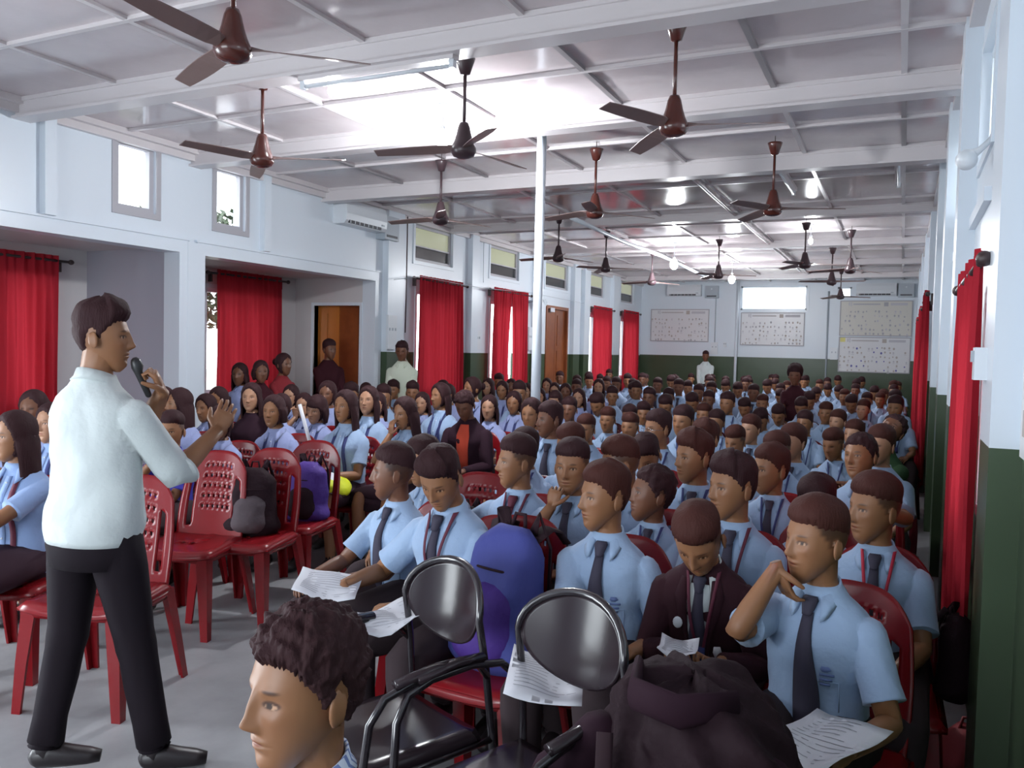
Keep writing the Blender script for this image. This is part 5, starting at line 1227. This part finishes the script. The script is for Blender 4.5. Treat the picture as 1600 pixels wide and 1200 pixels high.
CROWD = [(1212,673,1.13,'B'), (820,668,1.12,'B'), (1300,668,1.08,'B'), (1147,664,1.08,'B'), (1378,664,1.17,'B'), (1240,662,1.14,'B'), (888,660,1.16,'B'), (1103,656,1.16,'B'), (1336,656,1.08,'B'), (1174,648,1.10,'B'), (916,647,1.09,'B'), (985,645,1.08,'B'), (1258,641,1.09,'B'), (1120,640,1.08,'B'), (1310,640,1.08,'B'), (950,636,1.08,'B'), (1187,636,1.08,'B'), (1068,633,1.17,'B'), (984,632,1.08,'B'), (1215,630,1.08,'B'), (1100,630,1.08,'B'), (1006,628,1.08,'B'), (1291,628,1.10,'B'), (1350,624,1.10,'B'), (890,620,1.13,'B'), (830,620,1.21,'G'), (1162,620,1.09,'B'), (1251,619,1.11,'B'), (1400,618,1.19,'B'), (1192,616,1.09,'B'), (1330,615,1.12,'B'), (440,614,1.16,'G'), (1355,613,1.11,'B'), (1376,613,1.08,'B'), (475,613,1.13,'G'), (1137,612,1.17,'B'), (1080,612,1.13,'B'), (930,612,1.15,'B'), (660,612,1.12,'G'), (590,612,1.15,'G'), (1265,610,1.14,'B'), (803,610,1.16,'G'), (868,609,1.14,'G'), (1238,609,1.11,'B'), (1320,608,1.11,'B'), (1381,608,1.10,'B'), (52,608,1.23,'G'), (1219,607,1.09,'B'), (905,606,1.13,'G'), (1045,606,1.13,'B'), (843,605,1.12,'G'), (1015,605,1.16,'B'), (957,604,1.13,'B'), (1275,604,1.10,'B'), (340,603,1.18,'G'), (255,603,1.21,'G'), (1366,602,1.13,'B'), (1310,601,1.12,'B'), (1397,601,1.13,'B'), (600,601,1.17,'B'), (1092,600,1.16,'B'), (1337,600,1.11,'B'), (1178,600,1.17,'B'), (455,600,1.17,'G'), (1293,599,1.10,'B'), (700,599,1.17,'G'), (884,598,1.15,'G'), (824,598,1.13,'G'), (549,598,1.17,'B'), (1245,598,1.12,'B'), (867,597,1.12,'G'), (572,597,1.14,'G'), (995,596,1.17,'B'), (1112,596,1.17,'B'), (1152,596,1.16,'B'), (812,596,1.21,'B'), (645,596,1.17,'B'), (1230,595,1.12,'B'), (1075,595,1.14,'B'), (785,594,1.18,'G'), (512,594,1.24,'G'), (615,594,1.14,'B'), (1281,593,1.14,'B'), (1338,593,1.16,'B'), (901,592,1.15,'B'), (1061,592,1.19,'B'), (1133,592,1.16,'B'), (1198,592,1.17,'B'), (936,591,1.19,'G'), (1028,590,1.17,'B'), (1165,590,1.16,'B'), (763,590,1.18,'G'), (855,590,1.15,'G'), (963,589,1.17,'B'), (948,588,1.15,'B'), (981,584,1.18,'B'), (780,584,1.18,'B'), (1004,583,1.18,'B'), (920,581,1.18,'B'), (875,580,1.18,'B'), (952,577,1.18,'B'), (1048,585,1.19,'B'), (1210,591,1.12,'B'), (1108,610,1.12,'B'), (902,587,1.17,'B'), (1396,595,1.16,'B'), (1256,588,1.15,'B'), (1339,591,1.15,'B'), (1309,586,1.18,'B'), (1110,588,1.16,'B'), (988,596,1.14,'B'), (1168,586,1.16,'B'), (1008,584,1.14,'B'), (921,585,1.16,'B'), (1397,594,1.13,'B'), (1220,599,1.13,'B'), (989,592,1.13,'B'), (1171,591,1.12,'B'), (1212,585,1.17,'B'), (1403,596,1.13,'B'), (1038,615,1.13,'B'), (1107,585,1.16,'B'), (1206,585,1.14,'B'), (1113,585,1.13,'B'), (1399,609,1.18,'B'), (1134,588,1.14,'B'), (1054,585,1.14,'B'), (1259,586,1.16,'B'), (1080,584,1.12,'B'), (1162,587,1.12,'B'), (1109,588,1.18,'B'), (938,585,1.12,'B'), (1056,587,1.14,'B'), (1346,588,1.17,'B'), (1293,590,1.14,'B'), (692,593,1.17,'G'), (733,589,1.17,'G'), (799,591,1.16,'G'), (765,616,1.16,'G')]
stand_depth(629, 532, 8.85, .35, 'man in pale cream shirt standing by the switch board and red curtain', D(top='shirt_cream', hair='curly', thick=.6, skin='skin_deep', seed=82, pitch=.15))
stand_depth(514, 530, 8.35, 1.1, 'man in dark maroon clothes in front of the wooden bay door', D(top='top_maroon', sleeve='long', collar=False, hair='short', skin='skin_deep', seed=83, yaw=.2, placket=False))
stand_depth(442, 551, 7.2, 1.25, 'woman in red top with tied hair standing in the second side bay', D(female=True, top='top_red', collar=False, hair='bun', skin='skin_deep', legmat='trouser_black', seed=84, yaw=.25, placket=False))
stand_depth(407, 562, 6.9, 1.0, 'girl with black hair turned right, before the wide bay curtain', D(female=True, top='top_maroon', collar=False, hair='bob', skin='skin_deep', seed=85, placket=False))
stand_depth(376, 566, 6.7, .3, 'girl in blue shirt facing the hall, before the wide bay curtain', D(female=True, top='shirt_violet', hair='long', skin='skin_deep', seed=86))
stand_depth(1243, 571, 11.0, 0, 'standing person with bushy dark hair and dark red top against the far dado', D(top='top_maroon', collar=False, hair='curly', thick=1.3, skin='skin_deep', seed=87, placket=False))

# man in the foreground -----------------------------------------------------
fm, T, toH, sl = person('person', 'man with thick wavy black hair in striped shirt, close-up, facing left', D(ztop=1.146, head=1.0, yaw=-.36+.55, pitch=.0, hair='curly', thick=.6, hairmat='hair_black', skin='skin_tan', top='shirt_stripe', seed=90, fat=.02, gaze=-.003, arms={'R': lap(-1), 'L': lap(1)}), 3)
fm['group'] = 'front row adults'; put(fm, 476, 944, 1.15, -.55)
flush()

# copies of the prototypes
ORD = ['first', 'second', 'third', 'fourth', 'fifth', 'sixth', 'seventh', 'eighth', 'ninth', 'tenth', 'eleventh', 'twelfth', 'thirteenth', 'fourteenth', 'fifteenth', 'sixteenth', 'seventeenth']
ORDR = ORD+['eighteenth', 'nineteenth', 'twentieth', 'rearmost']
pts = []
for x, y, z, t in CROWD:
    P = at_z(x, y, z); pts.append((P.x, P.y, z, t, x, y))
right = sorted([p for p in pts if p[0] > -3.0], key=lambda p: p[1]); left = sorted([p for p in pts if p[0] <= -3.0], key=lambda p: p[1])
crs = random.Random(5); placed_people = []
def rows_of(ps, depth):
    rows = []; cur = []; y0 = None
    for p in ps:
        if y0 is None or p[1]-y0 > depth: 
            if cur: rows.append(cur)
            cur = []; y0 = p[1]
        cur.append(p)
    rows.append(cur); return rows
for block, rows in (('right', rows_of(right, .72)), ('left', rows_of(left, .72))):
    for ri, row in enumerate(rows):
        row.sort(key=lambda p: -p[0])
        for si, (X, Y, z, t, px, py) in enumerate(row):
            want = math.atan2(-2.7-X, Y-2.1); byaw = crs.uniform(-.12, .12)
            if t == 'B':
                k = min(range(len(PB)), key=lambda q: abs(PB[q]['yaw']-(want*.85-byaw))+crs.uniform(0, .38))
            else: k = min(range(len(PG)), key=lambda q: abs(PG[q]['yaw']-(want*.7-byaw))+crs.uniform(0, .5))
            pr = protos[t][k]; src = pr[0]; kind = 'boy' if t == 'B' else 'girl'
            hairtxt = {'fade': 'cropped hair', 'short': 'short hair', 'quiff': 'raised hair', 'long': 'long hair', 'bob': 'bobbed hair', 'pony': 'tied hair', 'bangs': 'straight fringe', 'bun': 'hair bun'}[pr[1]['hair']]
            ref = ('right wall' if block == 'right' else 'centre aisle')
            lab = '%s with %s, %s from the %s, %s row of the %s crowd' % (kind, hairtxt, ORD[si], ref, ORDR[ri], block)
            if not pr[2]: o = src; pr[2] = True
            else: o = dup(src)
            if '_crown' not in o: o['_crown'] = src['_crown']
            s = z/(1.18 if t == 'B' else 1.22); o.scale = (s*crs.uniform(.98, 1.04), s, s)
            c = src['_crown']; cy, sy = math.cos(byaw), math.sin(byaw)
            o.location = (X-s*(c[0]*cy-c[1]*sy), Y-s*(c[0]*sy+c[1]*cy), 0); o.rotation_euler = (0, 0, byaw); o['label'] = lab; o['group'] = 'seated audience'
            near = Y < 6.5
            red_chair((o.location.x, o.location.y+.02, 0), byaw, 'red plastic chair, %s from the %s, %s row of the %s crowd' % (ORD[si], ref, ORDR[ri], block), 'red plastic chairs of the audience', 'chair_red' if crs.random() < .25 else 'chair_red_dark', near).scale = (1, 1, .93)
for t in protos:
    for r, sp, used in protos[t]:
        if not used:
            for ch in list(r.children): bpy.data.objects.remove(ch)
            bpy.data.objects.remove(r)
for i, (x, y, zt, byaw, lab, sp) in enumerate(HEROES):
    r = hero_roots[x]
    if sp.get('base') : hgt = 1
    seat_for(r, byaw, 'red plastic chair under the '+' '.join(lab.split()[:11]).rstrip(','), True, 'chair_red')

# ------------------------------------------------------------------ empty chairs and things on them
def chair_px(x, y, yaw, label, m='chair_red'):
    P = at_z(x, y, .93); c, s = math.cos(yaw), math.sin(yaw); r = red_chair((P.x+.285*s, P.y-.285*c, 0), yaw, label, 'empty red plastic chairs', m); r.scale = (1.03, 1.03, .93/CH_H); return r
c1 = chair_px(345, 704, .25, 'bright red empty plastic chair beside the walking man')
c2 = chair_px(432, 700, .2, 'red plastic chair carrying the black and grey bags')
c3 = chair_px(497, 688, .15, 'red plastic chair carrying the violet bag')
c4 = chair_px(826, 806, -.05, 'red plastic chair with the large blue backpack, front row')
c5 = chair_px(754, 738, .1, 'red plastic chair with dark bag in the second row, right block')
c7 = chair_px(222, 742, .3, 'red plastic chair directly right of the walking man')
def on_chair(c, dx=0, dy=0, dz=.44):
    cy, sy = math.cos(c.rotation_euler[2]), math.sin(c.rotation_euler[2]); return (c.location.x+dx*cy-dy*sy, c.location.y+dx*sy+dy*cy, dz)
backpack(on_chair(c2, -.02, .05), .5, 'black backpack with grey pocket on the third red chair from the walking man', 'bag_black', 'bag_grey', .88, -.12)
backpack(on_chair(c3, .06, .04), .2, 'violet and black bag on the red chair left of the yellow bag', 'bag_violet', 'bag_black', .85, -.12)
backpack(on_chair(c4, .02, -.02), -.25, 'large blue and violet backpack leaning on the front red chair', 'bag_blue', 'bag_violet', 1.02, -.22).scale = (1.05, .95, 1.12)
backpack(on_chair(c5, 0, .0), .1, 'dark bag on the empty red chair in the second row', 'bag_black', 'bag_black', .8, -.1)
for s, x in ((-1, -.17), (1, .12)):
    bp = [q for q in bpy.data.objects if q.get('label', '').startswith('large blue and violet')][0]
    b = MB(); b.add(*tube([(x*.5, .02, .40), (x*.75, .08, .46), (x*.7, .155, .455), (x*.9, .19, .42)], [(.030, .006)]*4, 8, ref=(1, 0, 0))); b.obj('shoulder_strap', 'strap_dark', bp, True)
t = thing('keyring_charm', 'small white heart-shaped charm hanging from the black bag', 'charm', tuple(at_z(461, 774, .60)), .6)
mb = MB(); n = 24; an = np.arange(n)*2*PI/n; hx = .0013*16*np.sin(an)**3; hz = .0013*(13*np.cos(an)-5*np.cos(2*an)-2*np.cos(3*an)-np.cos(4*an))
v = np.concatenate([np.stack([hx, 0*hx-.004, hz], 1), np.stack([hx, 0*hx+.004, hz], 1)]); mb.add(v, [tuple(range(n)), tuple(range(2*n-1, n-1, -1))]+[(i, n+i, n+(i+1) % n, (i+1) % n) for i in range(n)]); mb.obj('heart', 'white_plastic', t)
# yellow bag on the lap of the long-haired girl
g0 = hero_roots[540]; yb = thing('shoulder_bag', 'bright yellow bag with white panel on the lap of the long-haired girl', 'bag', (g0.location.x+.05, g0.location.y-.34, .60), .5)
b = MB(); b.add(*blob(dense_rows([(-.09, .08, .06, .06, 0), (-.05, .17, .12, .12, 0), (.02, .20, .14, .14, 0), (.055, .15, .10, .10, 0), (.07, .06, .04, .04, 0)], 14), 26, .7, .02, 4, 7)); b.obj('body', 'bag_yellow', yb, True)
b = MB(); b.add(*blob(dense_rows([(.045, .12, .08, .07, 0), (.066, .11, .07, .06, 0), (.078, .05, .03, .03, 0)], 8), 20, .7, .006, 2)); b.obj('white_panel', 'paper', yb, True)
b = MB(); b.add(*tube([(-.19, -.09, .03), (-.06, -.15, .02), (.08, -.155, .01), (.19, -.08, -.01)], [(.004, .009)]*4, 8, ref=(0, 0, 1))); b.obj('dark_strap', 'strap_dark', yb, True)
yb.rotation_euler = (.25, .25, .5)

# visitor chairs of the first row
def vis_px(x, y, z, yaw, label):
    P = at_z(x, y, z); c, s = math.cos(yaw), math.sin(yaw); return visitor_chair((P.x+.235*s, P.y-.235*c, 0), yaw, label)
v1 = vis_px(706, 940, .765, -.42, 'black oval-backed chair in front of the boy looking down')
v2 = vis_px(905, 1002, .765, -.38, 'black oval-backed chair with a bright streak, in the middle of the first row')
v3 = vis_px(1110, 1085, .765, -.30, 'black oval-backed chair buried under the dark jacket')
fmc = visitor_chair((fm.location.x, fm.location.y+.02, 0), -.55, 'black chair under the man with thick wavy hair'); fmc.scale = (1, 1, .78); v3.scale = (1, 1, .9)
# jacket and bag over the third chair
jk = thing('dark_jacket', 'dark padded jacket piled over the back of the third black chair', 'jacket', (v3.location.x+.05, v3.location.y+.12, .42), -.3); jk.scale = (1.08, 1.05, .96)
rr = dense_rows([(-.04, .21, .17, .15, 0), (.06, .245, .20, .17, 0), (.16, .255, .21, .17, -.01), (.26, .235, .19, .16, 0), (.34, .19, .165, .15, .01), (.40, .14, .13, .125, .02), (.445, .085, .085, .085, .03), (.465, .035, .04, .04, .03)], 54)
v, f = ringloft(oval_rings(rr, 88, .8))
for i in range(len(v)):
    x, y, z = v[i]; a = math.atan2(y, x); r_ = max(math.hypot(x, y), .02)
    q = noise.noise(Vector((x*5, y*5, z*5+3)))*.055 + abs(noise.noise(Vector((a*1.6+z*5, z*3, 7))))*-.050 + abs(noise.noise(Vector((x*13+z*9, y*13, z*15))))*-.022 + .01
    v[i] += np.array([x/r_*q, y/r_*q, q*.6])
b = MB(); b.add(v, f); b.obj('body', 'bag_black', jk, True)
for s, pts in ((-1, [(-.17, -.06, .26), (-.235, -.15, .15), (-.25, -.225, .02), (-.215, -.265, -.08)]), (1, [(.18, -.04, .28), (.25, -.10, .17), (.255, -.17, .04), (.22, -.22, -.06)])):
    v, f = tube(np.array([[sm(t, [0, 1, 2, 3], [q[k] for q in pts]) for k in range(3)] for t in np.linspace(0, 3, 22)]), [float(sm(t, [0, 1, 2, 3], [.058, .064, .054, .046])) for t in np.linspace(0, 3, 22)], 26, round_ends=True)
    for i in range(len(v)): v[i] += np.array(noise.noise_vector(Vector((v[i][0]*12, v[i][1]*12, v[i][2]*26))))*.012
    b = MB(); b.add(v, f); b.obj('sleeve', 'jacket_dark', jk, True)
v, f = tube([(-.12, -.02, .43), (-.06, -.13, .42), (.05, -.14, .42), (.12, -.04, .43)], [(.03, .012), (.04, .014), (.04, .014), (.03, .012)], 14, ref=(0, 0, 1)); b = MB(); b.add(v, f); b.obj('collar', 'jacket_dark', jk, True)
b = MB(); b.add(*tube([(-.10, -.17, .33), (-.06, -.23, .20), (.0, -.25, .05)], [(.02, .006)]*3, 8, ref=(1, 0, 0))); b.obj('strap', 'strap_dark', jk, True)
b = MB(); b.add(*tube([(-.09, -.20, .26), (-.06, -.225, .25)], [.006, .006], 8)); b.obj('buckle', 'chrome', jk, True)
# papers
def sheet_px(x, y, z, rot, w, h, label, **k): return sheet(tuple(at_z(x, y, z)), rot, w, h, label, **k)
sheet_px(512, 915, .665, (.25, .15, .5), .23, .19, 'white sheet on the knees of the boy in profile', seed=1)
sheet_px(598, 968, .665, (.12, -.1, .9), .24, .17, 'crumpled pale booklet held by the boy looking down', seed=2, bend=.02)
sheet_px(852, 1058, .64, (.1, .1, .35), .21, .29, 'white form on the lap of the front row boy beside the backpack', seed=3)
sheet_px(1283, 1160, .62, (.1, -.1, -.5), .21, .29, 'printed sheet on the lap of the boy resting his chin', seed=4)
sheet_px(1060, 1013, .70, (.25, 0, .1), .11, .09, 'small white notepad in the hands of the blazer boy', seed=5)
sheet_px(734, 686, .72, (1.0, .4, .3), .16, .20, 'white folded paper on the lap of the dark jacket wearer', seed=6)
sheet_px(783, 712, .50, (.5, .0, .3), .16, .22, 'white paper held upright just left of the boy with outstretched arm', seed=7)
sheet_px(588, 715, .70, (.2, 0, .4), .24, .16, 'white notebook on the lap of the loose-haired girl', seed=8)
rl = thing('paper_roll', 'white paper roll held upright by the girl with heavy fringe', 'paper', tuple(at_z(478, 668, .98)), 0)
mb = MB(); mb.add(*tube([(-.05, -.01, .16), (.05, 0, -.14)], [.013, .013], 12)); mb.obj('tube', 'paper', rl, True)
gw = hero_roots[630]
# red cloth bag in the bottom right corner
rb = thing('cloth_bag', 'red cloth bag on the floor in the bottom right corner', 'bag', tuple(at_z(1515, 1190, 0.02)[:2])+(0.0,), .3)
b = MB(); b.add(*blob(dense_rows([(.0, .10, .08, .08, 0), (.04, .13, .10, .10, 0), (.10, .10, .08, .08, 0), (.15, .04, .03, .03, .02)], 12), 22, .8, .03, 9, 12)); b.obj('body', 'print_red', rb, True)
b = MB(); b.add(*tube([(-.05, 0, .12), (-.03, 0, .19), (.03, 0, .19), (.05, 0, .12)], [.006]*4, 8)); b.obj('handle', 'print_red', rb, True)
# dark backpack hanging at the right aisle beside the red-tie boy
hb = hero_roots[1368]
backpack((hb.location.x+.27, hb.location.y+.05, .42), 1.2, 'dark backpack hanging on the aisle side of the red-tie boy chair', 'bag_black', 'bag_black', .62, -.05)
